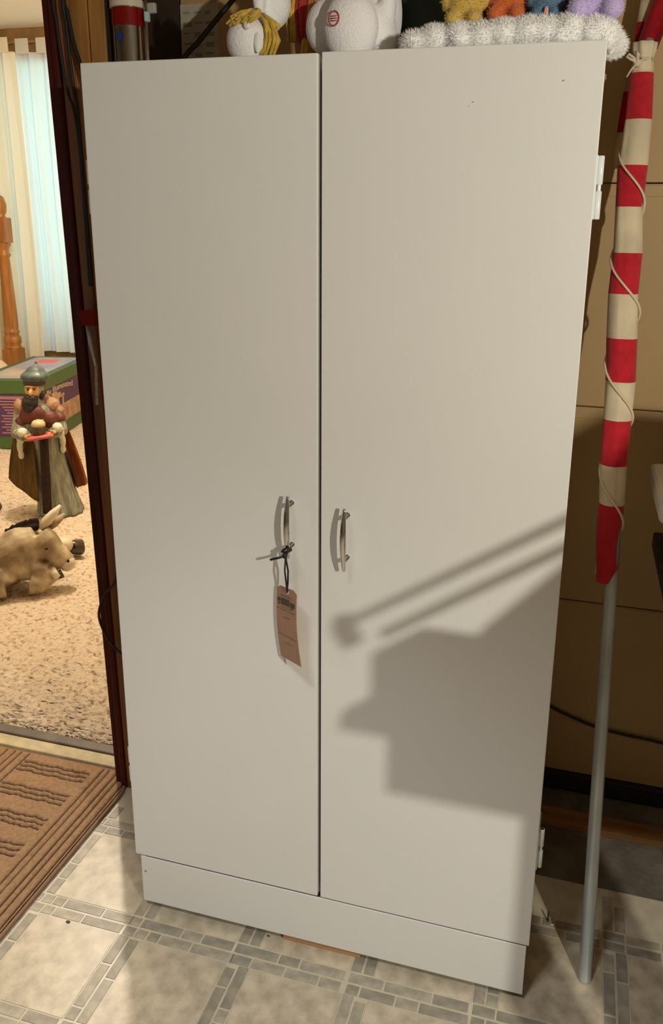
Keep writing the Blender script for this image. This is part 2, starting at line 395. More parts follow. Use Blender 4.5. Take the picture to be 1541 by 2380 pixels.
# the other side and head of the opening, wall left of it
struct('trim_5', bx(-1.66, -1.60, 0.30, 0.445, 0, 2.1, bev=0.004), jamb_wood)
struct('trim_6', bx(-1.66, -0.58, 0.30, 0.445, 2.08, 2.15, bev=0.004), jamb_wood)
struct('wall_doorway_left', bx(-3.4, -1.66, 0.322, 0.44, 0, 2.5), panel_wood)
struct('wall_doorway_head', bx(-1.66, -0.53, 0.322, 0.44, 2.15, 2.72), panel_wood)
struct('wall_garage_head', bx(-0.53, 2.9, 0.62, 0.75, 2.36, 2.72), garage_wall)
struct('wall_garage_right_stub', bx(2.25, 2.9, 0.60, 0.75, -0.004, 2.36), garage_wall)
struct('wall_back', bx(-3.4, 2.9, -3.4, -3.3, 0, 2.5), garage_wall)
struct('wall_right', bx(2.9, 3.0, -3.4, 0.75, -0.08, 2.5), garage_wall)
b = B(); box(b, -3.5, -3.4, -3.4, -2.65, 0, 2.5); box(b, -3.5, -3.4, -1.35, 0.44, 0, 2.5); box(b, -3.5, -3.4, -2.65, -1.35, 0, 0.5); box(b, -3.5, -3.4, -2.65, -1.35, 1.8, 2.5)
struct('wall_far_left', b, garage_wall)
b = B()
for a in ((-2.65, -2.60, 0.5, 1.8), (-1.40, -1.35, 0.5, 1.8), (-2.60, -1.40, 0.5, 0.55), (-2.60, -1.40, 1.75, 1.8), (-2.02, -1.98, 0.55, 1.75)): box(b, -3.49, -3.42, a[0], a[1], a[2], a[3], bev=0.003)
struct('fill_window', b, mat('fill_window_frame', (0.7, 0.7, 0.66), 0.5))  # unseen window, added with its opening to carry the left fill
struct('ceiling', bx(-3.5, 3.0, -3.4, 0.75, 2.5, 2.6), garage_wall)

# ---- carpeted room behind the doorway
struct('ceiling_carpet_room', bx(-5.2, -0.55, 0.44, 4.2, 2.62, 2.72), plaster)
struct('wall_carpet_room_left', bx(-5.3, -5.2, 0.44, 4.2, 0, 2.62), beige_wall)
struct('wall_carpet_room_right', bx(-0.6, -0.55, 0.44, 4.2, 0, 2.62), beige_wall)
struct('wall_carpet_room_near', bx(-5.3, -1.66, 0.44, 0.46, 0, 2.62), beige_wall)
# far wall with a window opening x -3.72..-2.98, z 0.45..2.48
wb = B(); box(wb, -5.3, -3.76, 4.02, 4.14, 0, 2.62); box(wb, -2.92, -0.55, 4.02, 4.14, 0, 2.62)
box(wb, -3.76, -2.92, 4.02, 4.14, 0, 0.40); box(wb, -3.76, -2.92, 4.02, 4.14, 2.46, 2.62)
struct('wall_carpet_room_far', wb, beige_wall)
win = struct('window_1', bx(-3.76, -2.92, 4.00, 4.10, 0.36, 0.43, bev=0.006), trim_oak); ORG[win.name] = Vector((0, 0, 0))
wf = B()
for a in ((-3.76, -3.71, 0.42, 2.47), (-2.97, -2.92, 0.42, 2.47), (-3.71, -2.97, 2.42, 2.47), (-3.71, -2.97, 0.42, 0.46)):
    box(wf, a[0], a[1], 4.04, 4.10, a[2], a[3], bev=0.003)
obj('window_frame', wf, white_plastic, win)
obj('pane', bx(-3.71, -2.97, 4.066, 4.072, 0.46, 2.42), glass, win)
struct('trim_7', bx(-5.2, -0.6, 3.985, 4.02, 2.40, 2.62, bev=0.006), trim_oak)
struct('baseboard_far', bx(-5.2, -0.6, 4.0, 4.02, 0.0, 0.10, bev=0.004), trim_oak)

# carpet: lumpy pile as one mesh
cb = B(); nx, ny = 230, 300
gx0, gx1, gy0, gy1 = -4.2, -0.6, 0.425, 4.02
cr = random.Random(5); grid = []
for j in range(ny+1):
    t = (j/ny)**1.6; y = gy0+(gy1-gy0)*t
    row = []
    for i in range(nx+1):
        x = gx1-(gx1-gx0)*((i/nx)**1.25)
        h = 0.010+cr.uniform(-0.004, 0.004)*(1.0 if 0 < j else 0)
        if j == 0: h = -0.005
        row.append(cb.verts.new((x+cr.uniform(-.002, .002), y+(cr.uniform(-.004, .004) if j else 0), h)))
    grid.append(row)
for j in range(ny):
    for i in range(nx): cb.faces.new((grid[j][i], grid[j+1][i], grid[j+1][i+1], grid[j][i+1]))
carpet = obj('carpet', cb, carpet_m, None, smooth=True)
tag(carpet, 'sand-coloured speckled pile carpet in the room beyond the doorway', 'carpet'); carpet['kind'] = 'stuff'
struct('floor_carpet_room', bx(-5.3, -0.55, 0.425, 4.14, -0.08, -0.006), plaster)

# ================================================================== CABINET
S = 0.381
cabt = thing('cabinet', 'tall white two-door utility cabinet with chrome bow handles', 'cabinet', (0, 0.17, 0))
D0, D1 = 0.018, 0.322
bb = B()
RZ = 0.0165
box(bb, -S+0.004, -S+0.018, D0, D1, RZ, 1.550); box(bb, S-0.0195, S-0.0045, D0, D1, RZ, 1.550)
box(bb, -S+0.018, S-0.0195, D0, D1, 1.534, 1.550); box(bb, -S+0.018, S-0.0195, D1-0.006, D1, 0.1, 1.534)
box(bb, -S+0.018, S-0.0195, D0+0.0005, D1-0.006, 0.105, 0.128)
obj('body', bb, white_paint, cabt)
obj('inner_shade_board', bx(-S+0.018, S-0.0195, D0+0.012, D0+0.016, 0.121, 1.534), cab_dark, cabt)  # dark sheet standing in for the shade behind the door gaps
kb = obj('kick_board', bx(-S+0.0105, S-0.0045, 0.0010, 0.0042, RZ, 0.1215, bev=0.0006), white_paint, cabt)
obj('gap_shade_strip', bx(-S+0.0185, S-0.0045, 0.0085, 0.0178, RZ+0.0005, 0.1190), mat('gap_shade_grey', (0.10, 0.10, 0.09), 0.8), kb)  # dark strip put in as shade for the gap above the kick board
obj('screw', tube(B(), [(-0.362, 0.0016, 0.088), (-0.362, 0.0002, 0.088)], 0.0022, 10), ink_grey, kb)
doorL = obj('door', bx(-S, -0.0045, 0.0, 0.016, 0.1262, 1.5525, bev=0.0014), white_paint, cabt)
doorR = obj('door', bx(0.0012, S, 0.0, 0.016, 0.1257, 1.5535, bev=0.0014), white_paint, cabt)
for x, z, rr in ((0.214, 1.484, 0.0012), (0.330, 1.507, 0.0014), (0.209, 1.479, 0.0007)):
    obj('scuff_mark', tube(B(), [(x, 0.0002, z), (x, -0.0002, z+0.0004)], rr, 8), ink_grey, doorR)
def make_handle(door, x, zm):
    h = obj('handle', B_handle(x, zm), chrome, door, smooth=True)
    for dz in (0.036, -0.036):
        obj('handle_post', tube(B(), [(x, 0.001, zm+dz), (x, -0.0015, zm+dz), (x, -0.0016, zm+dz), (x, -0.022, zm+dz)], [0.0046, 0.0044, 0.0036, 0.0034], 14), chrome, h, smooth=True)
def B_handle(x, zm):
    pts = []; rads = []
    for k in range(25):
        t = -1+2*k/24; z = zm+0.0525*t
        y = -0.0265+0.0075*abs(t)**2.0
        pts.append((x, y, z)); wv = 0.0046*(1-0.45*t*t)
        rads.append((0.0030*(1-0.3*t*t), wv*1.12))
    # cross-section: u axis ~ lateral
    return tube(B(), pts, rads, 14)
make_handle(doorL, -0.0478, 0.8545)
make_handle(doorR, 0.0462, 0.8440)
def hinge(door, x, zc, hgt, sgn):
    b = B(); box(b, x-0.0012 if sgn > 0 else x-0.0010, x+0.0012, 0.004, 0.055, zc-hgt/2, zc+hgt/2, bev=0.0006, seg=1)
    h = obj('hinge', b, hinge_white, door)
    bx_ = x+sgn*0.0048
    for z0, z1 in ((zc-hgt/2, zc-0.004), (zc+0.004, zc+hgt/2)):
        obj('knuckle', tube(B(), [(bx_, 0.0135, z0), (bx_, 0.0135, z0+0.001), (bx_, 0.0135, z1-0.001), (bx_, 0.0135, z1)], [0.0034, 0.0042, 0.0042, 0.0034], 14), hinge_white, h, smooth=True)
    obj('hinge_pin', tube(B(), [(bx_, 0.0135, zc-hgt/2), (bx_, 0.0135, zc+hgt/2)], 0.0026, 10), hinge_white, h, smooth=True)
for zc, hg in ((1.3755, 0.081), (0.320, 0.076)):
    hinge(doorR, S+0.0005, zc, hg, 1); hinge(doorL, -S-0.0005, zc, hg, -1)
for nm_, x0, x1, y0, y1, lb in (('shim', -0.076, 0.078, 0.0055, 0.06, 'thin pale wooden shim under the middle of the cabinet kick board'), ('shim', -0.36, -0.29, 0.25, 0.31, 'small wooden shim under the rear left corner of the cabinet'), ('shim', 0.29, 0.355, 0.25, 0.31, 'small wooden shim under the rear right corner of the cabinet')):
    tag(obj(nm_, bx(x0, x1, y0, y1, 0.001, RZ-0.0002, bev=0.0008), pine), lb, 'shim')

# ================================================================== PRICE TAG
tagt = thing('price_tag', 'salmon pink card tag hanging on black string from the left handle', 'tag', (-0.047, -0.028, 0.60))
TLc, TRc = Vector((-0.071, -0.010, 0.749)), Vector((-0.024, -0.045, 0.757))
BLc, BRc = Vector((-0.066, -0.010, 0.618)), Vector((-0.017, -0.045, 0.624))
tn = (TRc-TLc).cross(BLc-TLc).normalized()
if tn.y > 0: tn = -tn
def tp(u, v, d=0.0):
    p = TLc.lerp(TRc, u).lerp(BLc.lerp(BRc, u), v)
    bend = -0.004*math.sin(math.pi*v)
    return p+tn*(d)+Vector((bend*0.9, bend*0.2, 0))
def tag_patch(bm, u0, u1, v0, v1, d, nv=6, nu=4):
    g = [[bm.verts.new(tp(u0+(u1-u0)*i/nu, v0+(v1-v0)*j/nv, d)) for i in range(nu+1)] for j in range(nv+1)]
    for j in range(nv):
        for i in range(nu): bm.faces.new((g[j][i], g[j][i+1], g[j+1][i+1], g[j+1][i]))
    return bm
tb = B(); NU, NV = 10, 26; gF = []; gK = []
def ctag(u, v):   # clip the top corners
    c = 0.035
    if v < c:
        k = 0.16*(1-v/c); u = k+(1-2*k)*u
    return u, v
hole_c = (0.52, 0.055)
for d, G in ((0.00035, gF), (-0.00035, gK)):
    for j in range(NV+1):
        G.append([tb.verts.new(tp(*ctag(i/NU, j/NV), d)) for i in range(NU+1)])
for j in range(NV):
    for i in range(NU):
        if (i in (5,)) and j == 1: continue
        tb.faces.new((gF[j][i], gF[j][i+1], gF[j+1][i+1], gF[j+1][i])); tb.faces.new((gK[j][i], gK[j+1][i], gK[j+1][i+1], gK[j][i+1]))
for j in range(NV):
    tb.faces.new((gF[j][0], gF[j+1][0], gK[j+1][0], gK[j][0])); tb.faces.new((gF[j][NU], gK[j][NU], gK[j+1][NU], gF[j+1][NU]))
for i in range(NU):
    tb.faces.new((gF[0][i], gK[0][i], gK[0][i+1], gF[0][i+1])); tb.faces.new((gF[NV][i], gF[NV][i+1], gK[NV][i+1], gK[NV][i]))
card = obj('card', tb, tag_pink, tagt)
pb = B(); e_ = 0.0007
tag_patch(pb, 0.24, 0.66, 0.150, 0.240, e_)                  # dark block
tag_patch(pb, 0.06, 0.21, 0.158, 0.212, e_); tag_patch(pb, 0.70, 0.92, 0.172, 0.238, e_)   # side emblems
tag_patch(pb, 0.09, 0.19, 0.222, 0.250, e_); tag_patch(pb, 0.71, 0.83, 0.246, 0.268, e_)
tag_patch(pb, 0.22, 0.72, 0.108, 0.113, e_)
obj('stamp_print', pb, ink, card)['kind'] = 'stuff'
pb = B(); pr_ = random.Random(11)
for v in (0.122, 0.130, 0.262, 0.275): tag_patch(pb, 0.2, 0.78, v, v+0.0025, e_)
for v, a, b in ((0.30, 0.04, 0.96), (0.395, 0.35, 0.72), (0.655, 0.06, 0.95), (0.755, 0.36, 0.74)):
    u = a
    while u < b:
        l = pr_.uniform(0.03, 0.09); dv = pr_.uniform(-0.006, 0.006)
        tag_patch(pb, u, min(u+l, b), v+dv, v+dv+pr_.uniform(0.006, 0.016), e_, 1, 1); u += l+pr_.uniform(0.015, 0.04)
obj('handwriting_lines', pb, ink_soft, card)['kind'] = 'stuff'
sb = B()
hp = tp(0.545, 0.055, 0.001); kp = Vector((-0.0478, -0.029, 0.8165))
tube(sb, [kp, kp+Vector((0.001, -0.003, -0.012)), kp.lerp(hp, 0.45)+Vector((0.003, -0.001, 0)), kp.lerp(hp, 0.75)+Vector((0.0016, 0, 0)), hp+Vector((0, 0, 0.006)), hp], 0.0016, 8)
tube(sb, [kp+Vector((0, -0.003, -0.010)), kp.lerp(hp, 0.45)+Vector((-0.002, -0.003, 0)), kp.lerp(hp, 0.75)+Vector((-0.0005, -0.002, 0)), hp+Vector((0, -0.001, 0.005))], 0.0015, 8)
tube(sb, [kp+Vector((-0.0075*math.cos(a), 0.002-0.0075*math.sin(a), 0.003*math.sin(a*0.5))) for a in [2*math.pi*k/14 for k in range(15)]], 0.0019, 8)
ell(sb, kp+Vector((0.0, -0.006, -0.004)), (0.0042, 0.004, 0.0055), 10)
tube(sb, [kp+Vector((0.001, -0.006, -0.004)), kp+Vector((-0.010, -0.009, -0.008)), kp+Vector((-0.023, -0.011, -0.012))], 0.0021, 8)
tube(sb, [kp+Vector((0.001, -0.006, -0.002)), kp+Vector((0.006, -0.008, 0.004)), kp+Vector((0.007, -0.008, 0.010))], 0.0021, 8)
obj('string', sb, black_wire, tagt, smooth=True)

# ================================================================== THINGS ON TOP OF THE CABINET
ZT = 1.5502
# -- chrome canister
cc = (-0.4895, 0.3335, 1.46)
can = thing('canister', 'chrome canister with red and white bands mounted on the dark side wall', 'canister', cc)
r0 = 0.0318
def zz(z): return z-cc[2]
obj('body', lathe(B(), [(r0*0.85, 0), (r0, 0.006), (r0, zz(1.678)), (r0, zz(1.82)), (0.024, zz(1.84)), (0.024, zz(1.86)), (0.0, zz(1.862))], cc, 40), brushed, can, ang=35)
for nm_, z0, z1, t_, m_ in (('red_band', 1.6775, 1.7085, 0.0010, red_gloss), ('white_band', 1.709, 1.7225, 0.0028, white_gloss), ('red_band', 1.723, 1.79, 0.0010, red_gloss)):
    obj(nm_, lathe(B(), [(r0+0.0002, zz(z0)), (r0+t_, zz(z0)+0.0006), (r0+t_, zz(z1)-0.0006), (r0+0.0002, zz(z1))], cc, 40), m_, can, ang=35)
b = B()
for k in range(16):
    for l_ in range(2): pass
cen = Vector((cc[0]-0.004, cc[1], 1.658)); vc = []
for k in range(20):
    a = 2*math.pi*k/20; x = cen.x+0.0075*math.cos(a); vc.append(b.verts.new((x, cc[1]-math.sqrt((r0+0.0006)**2-(x-cc[0])**2), cen.z+0.0085*math.sin(a))))
b.faces.new(vc); bmesh.ops.solidify(b, geom=b.faces[:], thickness=0.0004)
obj('blue_sticker', b, blue_stick, can)
obj('wall_bracket', bx(-0.5253, cc[0]-r0+0.004, cc[1]-0.010, cc[1]+0.010, 1.735, 1.765, bev=0.002), steel, can)
rail = obj('side_rail', tube(B(), [(cc[0]+0.0395, cc[1]-0.006, 1.47), (cc[0]+0.0375, cc[1]-0.006, 1.75)], 0.0036, 10), brushed, can, smooth=True)
obj('latch', bx(-0.4495, -0.4405, cc[1]-0.018, cc[1]-0.006, 1.684, 1.7015, bev=0.003), clear_blue, rail)
obj('latch', bx(-0.4455, -0.4285, cc[1]-0.012, cc[1]-0.002, 1.699, 1.717, bev=0.003), grey_plastic, rail)

# -- white plush lying head down, with yellow yarn mane
pa = (-0.136, 0.078, ZT)
pA = thing('plush_toy', 'small white plush toy lying head down with a yellow yarn mane', 'plush toy', pa)
b = B(); ell(b, (pa[0]-0.003, pa[1], ZT+0.037), (0.0345, 0.034, 0.0365), 24); ell(b, (pa[0]+0.004, pa[1]+0.03, ZT+0.062), (0.026, 0.026, 0.026), 20)
ell(b, (pa[0]+0.018, pa[1]+0.045, ZT+0.098), (0.028, 0.026, 0.035), 20); ell(b, (pa[0]+0.012, pa[1]+0.005, ZT+0.098), (0.010, 0.012, 0.03), 16)
blob('body', b, plush_white, pA, 0.004, 3)
ya = random.Random(2); b = B()
for k in range(34):   # fringe over the top left
    a = ya.uniform(0, 1); x0 = pa[0]-0.016+0.040*a; z0 = ZT+0.058+0.014*ya.random()
    tube(b, [(pa[0]+0.012+ya.uniform(-.006, .006), pa[1]-0.012, ZT+0.078), (x0+0.004, pa[1]-0.026+ya.uniform(-.004, .002), ZT+0.070+ya.uniform(-.004, .003)), (x0-0.010, pa[1]-0.034+ya.uniform(-.003, .003), z0-0.006)], [0.0022, 0.0026, 0.0016], 6)
for k in range(46):   # mane hanging at the right
    s = ya.uniform(-0.010, 0.010); f = ya.uniform(0.6, 1)
    tube(b, [(pa[0]+0.020+s*0.4, pa[1]-0.010+ya.uniform(-.006, .004), ZT+0.072), (pa[0]+0.034+s*0.6, pa[1]-0.012+ya.uniform(-.008, .006), ZT+0.060), (pa[0]+0.040+s, pa[1]-0.012+ya.uniform(-.008, .006), ZT+0.036), (pa[0]+0.030+s, pa[1]-0.014+ya.uniform(-.006, .006), ZT+0.036-0.032*f)], [0.0018, 0.0024, 0.0022, 0.0013], 6)
for k in range(7):
    tube(b, [(pa[0]+0.030, pa[1]-0.012, ZT+0.068), (pa[0]+0.044+ya.uniform(-.002, .004), pa[1]-0.016, ZT+0.060-ya.uniform(0, .006)), (pa[0]+0.052+ya.uniform(-.004, .004), pa[1]-0.018, ZT+0.054-ya.uniform(0, .006))], [0.002, 0.002, 0.001], 6)
obj('mane', b, yarn_yellow, pA, smooth=True)
obj('bead_eye', ell(B(), (pa[0]+0.008, pa[1]-0.034, ZT+0.052), (0.0055, 0.003, 0.0055), 14), pearl, pA, smooth=True)
obj('ear', ell(B(), (pa[0]+0.021, pa[1]-0.026, ZT+0.030), (0.006, 0.004, 0.014), 14), plush_white, pA, smooth=True)

# -- red / orange / yellow yarn toy behind
pb_ = (-0.078, 0.155, ZT)
pBt = thing('plush_toy', 'red and orange yarn plush toy between the two white plush toys', 'plush toy', pb_)
b = B(); ell(b, (pb_[0], pb_[1]+0.03, ZT+0.055), (0.026, 0.028, 0.055), 20); ell(b, (pb_[0], pb_[1]+0.03, ZT+0.135), (0.028, 0.028, 0.035), 20)
blob('body', b, yarn_orange, pBt, 0.004, 3)
for nm, m_, dx in (('yellow_strands', yarn_yellow, -0.022), ('red_strands', yarn_red, -0.004), ('orange_strands', yarn_orange, 0.014), ('gold_strands', yarn_yellow, 0.004)):
    b = B(); low = nm == 'gold_strands'
    for k in range(22):
        s = ya.uniform(-0.006, 0.006); top = ZT+(0.065 if low else 0.13)
        bot = ZT+0.002 if (low or 'orange' in nm) else ZT+0.05
        tube(b, [(pb_[0]+dx+s, pb_[1]-0.002+ya.uniform(-.006, .006), top), (pb_[0]+dx+s*1.3+0.002, pb_[1]-0.010+ya.uniform(-.006, .006), (top+bot)/2), (pb_[0]+dx+s+0.003, pb_[1]-0.006+ya.uniform(-.006, .006), bot)], [0.0022, 0.0024, 0.0012], 6)
    obj(nm, b, m_, pBt, smooth=True)

# -- white sitting plush with the round red foot patch
pc = (0.025, 0.11, ZT)
pCt = thing('plush_toy', 'white sitting plush toy with a round red patch on its foot sole', 'plush toy', pc)
b = B()
ell(b, (0.025, 0.060, ZT+0.046), (0.041, 0.030, 0.0475), 26)       # foot
ell(b, (0.030, 0.105, ZT+0.055), (0.034, 0.05, 0.038), 20)
ell(b, (-0.020, 0.095, ZT+0.055), (0.034, 0.030, 0.040), 22)       # other foot, turned away
ell(b, (0.032, 0.145, ZT+0.080), (0.048, 0.048, 0.080), 26)        # belly
ell(b, (0.060, 0.110, ZT+0.045), (0.020, 0.030, 0.0450), 18)
ell(b, (0.030, 0.150, ZT+0.185), (0.045, 0.045, 0.045), 24)
for s in (-1, 1): ell(b, (0.030+s*0.038, 0.150, ZT+0.225), (0.016, 0.010, 0.018), 14)
ell(b, (0.068, 0.105, ZT+0.085), (0.013, 0.017, 0.036), 14)
blob('body', b, plush_white, pCt, 0.004, 3)
b = B(); fc = Vector((0.0085, 0.0318, ZT+0.052)); fn = Vector((-0.12, -1, 0.1)).normalized(); fu = fn.cross(Vector((0, 0, 1))).normalized(); fv = fu.cross(fn)
ring = [fc+fu*0.0078*math.cos(a)-fv*0.0096*math.sin(a) for a in [2*math.pi*k/36 for k in range(37)]]
tube(b, ring, 0.00105, 6, caps=False)
for dz, hw in ((0.0030, 0.0045), (0.0, 0.0055), (-0.0030, 0.0048)):
    tube(b, [fc+fv*dz-fu*hw, fc+fv*dz-fn*-0.0002, fc+fv*dz+fu*hw], 0.0007, 6)
obj('foot_patch_print', b, red_print, pCt, smooth=True)

# -- fluffy cloud with four small plush animals
pd = (0.245, 0.085, ZT)
pDt = thing('plush_cloud', 'long fluffy white plush cloud on the right end of the cabinet top', 'plush toy', pd)
b = B(); cl = random.Random(9)
lumps = [(0.125, 0.028), (0.150, 0.033), (0.185, 0.034), (0.215, 0.0335), (0.245, 0.036), (0.275, 0.037), (0.300, 0.036), (0.333, 0.039), (0.362, 0.035), (0.372, 0.030)]
for x, h in lumps:
    ell(b, (x, 0.060, ZT+h*0.62), (0.027, 0.040, h*0.66), 16); ell(b, (x+cl.uniform(-.01, .01), 0.105, ZT+h*0.6), (0.028, 0.042, h*0.62), 16)
    ell(b, (x+cl.uniform(-.012, .012), 0.040+cl.uniform(-.004, .006), ZT+h*cl.uniform(0.35, .75)), (0.017, 0.02, h*0.35), 14)
ell(b, (0.378, 0.055, ZT+0.017), (0.017, 0.035, 0.022), 16)
def fuzz(src, name, m_, n, ln, wd, parent, seed):
    rr = random.Random(seed); me = src.data; ps = me.polygons; V = me.vertices; ar = [p.area for p in ps]
    pick = rr.choices(range(len(ps)), weights=ar, k=n); bm = B()
    for i in pick:
        p = ps[i]; vs_ = [V[k].co for k in p.vertices]; w_ = [rr.random() for _ in vs_]; sw = sum(w_)
        c = sum((v*a_ for v, a_ in zip(vs_, w_)), Vector())/sw
        d = (p.normal+Vector((rr.uniform(-.7, .7), rr.uniform(-.7, .7), rr.uniform(-.7, .5)))).normalized()
        if (c+d*ln).z < 0.0: d.z = abs(d.z)
        t = d.cross(Vector((rr.uniform(-1, 1), rr.uniform(-1, 1), rr.uniform(-1, 1)))).normalized()*wd
        l_ = ln*rr.uniform(0.5, 1.2); e = c+d*l_
        bm.faces.new([bm.verts.new(c-t), bm.verts.new(c+t), bm.verts.new(e)])
    me2 = bpy.data.meshes.new(name); bm.to_mesh(me2); bm.free(); o = finish(name, me2, m_, parent); o['kind'] = 'stuff'; return o
cloud_o = blob('cloud', b, plush_cloud, pDt, 0.0035, 5, disp=(0.022, 0.004))
for v in cloud_o.data.vertices:
    if v.co.x+pd[0] < 0.383: v.co.z = max(v.co.z, 0.0006)
fuzz(cloud_o, 'fluff', plush_cloud, 26000, 0.006, 0.00035, pDt, 21)
def teddy(x, y, z, s, m_, label, foot=None):
    o = thing('plush_bear', label, 'plush toy', (x, y, z), 'small plush animals on the cloud')
    b = B(); ell(b, (x, y, z+0.030*s), (0.026*s, 0.024*s, 0.032*s), 20); ell(b, (x, y, z+0.080*s), (0.027*s, 0.024*s, 0.025*s), 20)
    for t in (-1, 1):
        ell(b, (x+t*0.016*s, y-0.018*s, z+0.011*s), (0.011*s, 0.014*s, 0.011*s), 14)
        ell(b, (x+t*0.027*s, y-0.006*s, z+0.042*s), (0.009*s, 0.010*s, 0.018*s), 14); ell(b, (x+t*0.020*s, y, z+0.104*s), (0.009*s, 0.006*s, 0.009*s), 12)
    bo = blob('body', b, m_, o, 0.0035, 3); fuzz(bo, 'fur', m_, 5000, 0.004, 0.0003, o, 5)
    obj('muzzle', ell(B(), (x, y-0.023*s, z+0.076*s), (0.010*s, 0.007*s, 0.008*s), 12), pl_cream, o, smooth=True)
    if foot: obj('foot_pad', ell(B(), (x+0.002*s, y-0.030*s, z+0.013*s), (0.0042*s, 0.003*s, 0.0085*s), 12), foot, o, smooth=True)
    return o
teddy(0.186, 0.080, ZT+0.040, 0.95, pl_yellow, 'yellow plush animal sitting at the left of the white cloud')
teddy(0.243, 0.088, ZT+0.045, 0.95, pl_orange, 'orange plush animal sitting in the middle of the white cloud')
teddy(0.297, 0.078, ZT+0.043, 0.74, pl_blue, 'dark blue plush animal with a pink foot pad on the cloud', pl_pink)
teddy(0.362, 0.072, ZT+0.036, 1.35, pl_lav, 'large lavender plush animal at the right end of the cloud')

# -- dark tote standing behind the toys
tote = thing('storage_tote', 'dark green plastic tote standing behind the plush toys', 'tote', (0.18, 0.23, ZT))
b = B(); prism(b, [(0.065, ZT), (0.33, ZT), (0.345, ZT+0.28), (0.05, ZT+0.28)], 'y', 0.203, 0.312)
green_plastic = mat('dark_green_plastic', (0.010, 0.018, 0.010), 0.45)
bmesh.ops.bevel(b, geom=list(b.edges), offset=0.006, segments=2, affect='EDGES')
obj('bin', b, green_plastic, tote); obj('lid', bx(0.04, 0.36, 0.198, 0.318, ZT+0.28, ZT+0.30, bev=0.006), green_plastic, tote)

# ================================================================== WALL / CABLES / SMALL HANGING THINGS
lab = thing('instruction_sheet', 'printed paper sheet stuck to the garage door behind the cabinet', 'paper', (-0.485, GD-0.001, 1.63))
sheet = obj('paper', bx(-0.5245, -0.434, GD-0.0022, GD-0.0008, 1.60, 1.787), paper, lab)
b = B(); lr = random.Random(4)
for k in range(8):
    z = 1.772-0.0205*k
    for x in (-0.518, -0.492, -0.466):
        w_ = lr.uniform(0.012, 0.022); box(b, x, x+w_, GD-0.0027, GD-0.0022, z-lr.uniform(0.003, 0.011), z)
obj('print_blocks', b, ink_grey, sheet)['kind'] = 'stuff'
def cable(name, label, pts, r, m_=black_wire, cat='cable'):
    # smooth the polyline with Catmull-Rom
    P = [Vector(p) for p in pts]; Q = []
    for i in range(len(P)-1):
        p0, p1, p2, p3 = P[max(i-1, 0)], P[i], P[i+1], P[min(i+2, len(P)-1)]
        for k in range(8):
            t = k/8; Q.append(0.5*((2*p1)+(-p0+p2)*t+(2*p0-5*p1+4*p2-p3)*t*t+(-p0+3*p1-3*p2+p3)*t**3))
    Q.append(P[-1])
    return tag(obj(name, tube(B(), Q, r, 8), m_, None, smooth=True), label, cat)
cable('power_cable', 'thick black cable slanting up in front of the paper sheet', [(-0.41, 0.35, 1.50), (-0.402, 0.365, 1.615), (-0.375, 0.40, 1.67), (-0.335, 0.44, 1.735), (-0.29, 0.48, 1.80), (-0.20, 0.55, 1.90)], 0.0048)
cable('hanging_cable', 'thick black cable hanging down the wood panel to the cabinet corner', [(-0.602, 0.296, 2.1), (-0.604, 0.296, 1.76), (-0.596, 0.296, 1.70), (-0.584, 0.292, 1.645), (-0.567, 0.29, 1.595), (-0.552, 0.29, 1.54), (-0.535, 0.295, 1.45), (-0.52, 0.30, 1.3)], 0.0042)
cable('hanging_cable', 'thin black cable hanging down the door casing left of the others', [(-0.6235, 0.292, 2.1), (-0.622, 0.292, 1.75), (-0.618, 0.292, 1.69), (-0.611, 0.290, 1.62), (-0.602, 0.288, 1.56), (-0.592, 0.288, 1.53), (-0.585, 0.288, 1.45), (-0.585, 0.288, 1.2)], 0.0030)
cable('hanging_cable', 'thin black cable hanging between two others on the door casing', [(-0.6005, 0.290, 2.1), (-0.600, 0.290, 1.74), (-0.596, 0.290, 1.68), (-0.593, 0.289, 1.62), (-0.588, 0.288, 1.56), (-0.583, 0.288, 1.50), (-0.580, 0.288, 1.2)], 0.0030)
cable('looped_cable', 'thin black cable bulging out from behind the cabinet across the jamb', [(-0.555, 0.288, 0.62), (-0.574, 0.286, 0.556), (-0.603, 0.284, 0.518), (-0.620, 0.283, 0.470), (-0.610, 0.284, 0.425), (-0.590, 0.286, 0.392), (-0.56, 0.288, 0.370), (-0.50, 0.29, 0.36)], 0.0030)
cable('black_cord', 'thin black cord sagging across the lower garage door', [(0.20, 0.602, 0.36), (0.30, 0.602, 0.268), (0.384, 0.602, 0.221), (0.487, 0.602, 0.187), (0.56, 0.602, 0.178), (0.644, 0.602, 0.172), (0.80, 0.602, 0.150), (1.2, 0.602, 0.13)], 0.0034)
tl = thing('hanging_tool', 'red-capped steel tool with a coil spring hanging beside the cabinet', 'tool', (-0.585, 0.285, 0.96))
b = B(); prism(b, [(-0.606, 1.153), (-0.566, 1.153), (-0.572, 1.122), (-0.598, 1.122)], 'y', 0.272, 0.292); obj('red_cap', b, red_gloss, tl)
obj('shaft', tube(B(), [(-0.5935, 0.282, 1.125), (-0.589, 0.282, 1.085), (-0.5845, 0.282, 1.06), (-0.580, 0.282, 1.038)], [0.0042, 0.0042, 0.0034, 0.003], 12), steel, tl, smooth=True)
b = B(); n_ = 26
tube(b, [(-0.5798-0.0035*k/(n_*10)+0.0030*math.cos(2*math.pi*k/10), 0.282+0.003*math.sin(2*math.pi*k/10), 1.040-0.082*k/(n_*10)) for k in range(n_*10+1)], 0.0011, 6)
obj('coil_spring', b, chrome, tl, smooth=True)

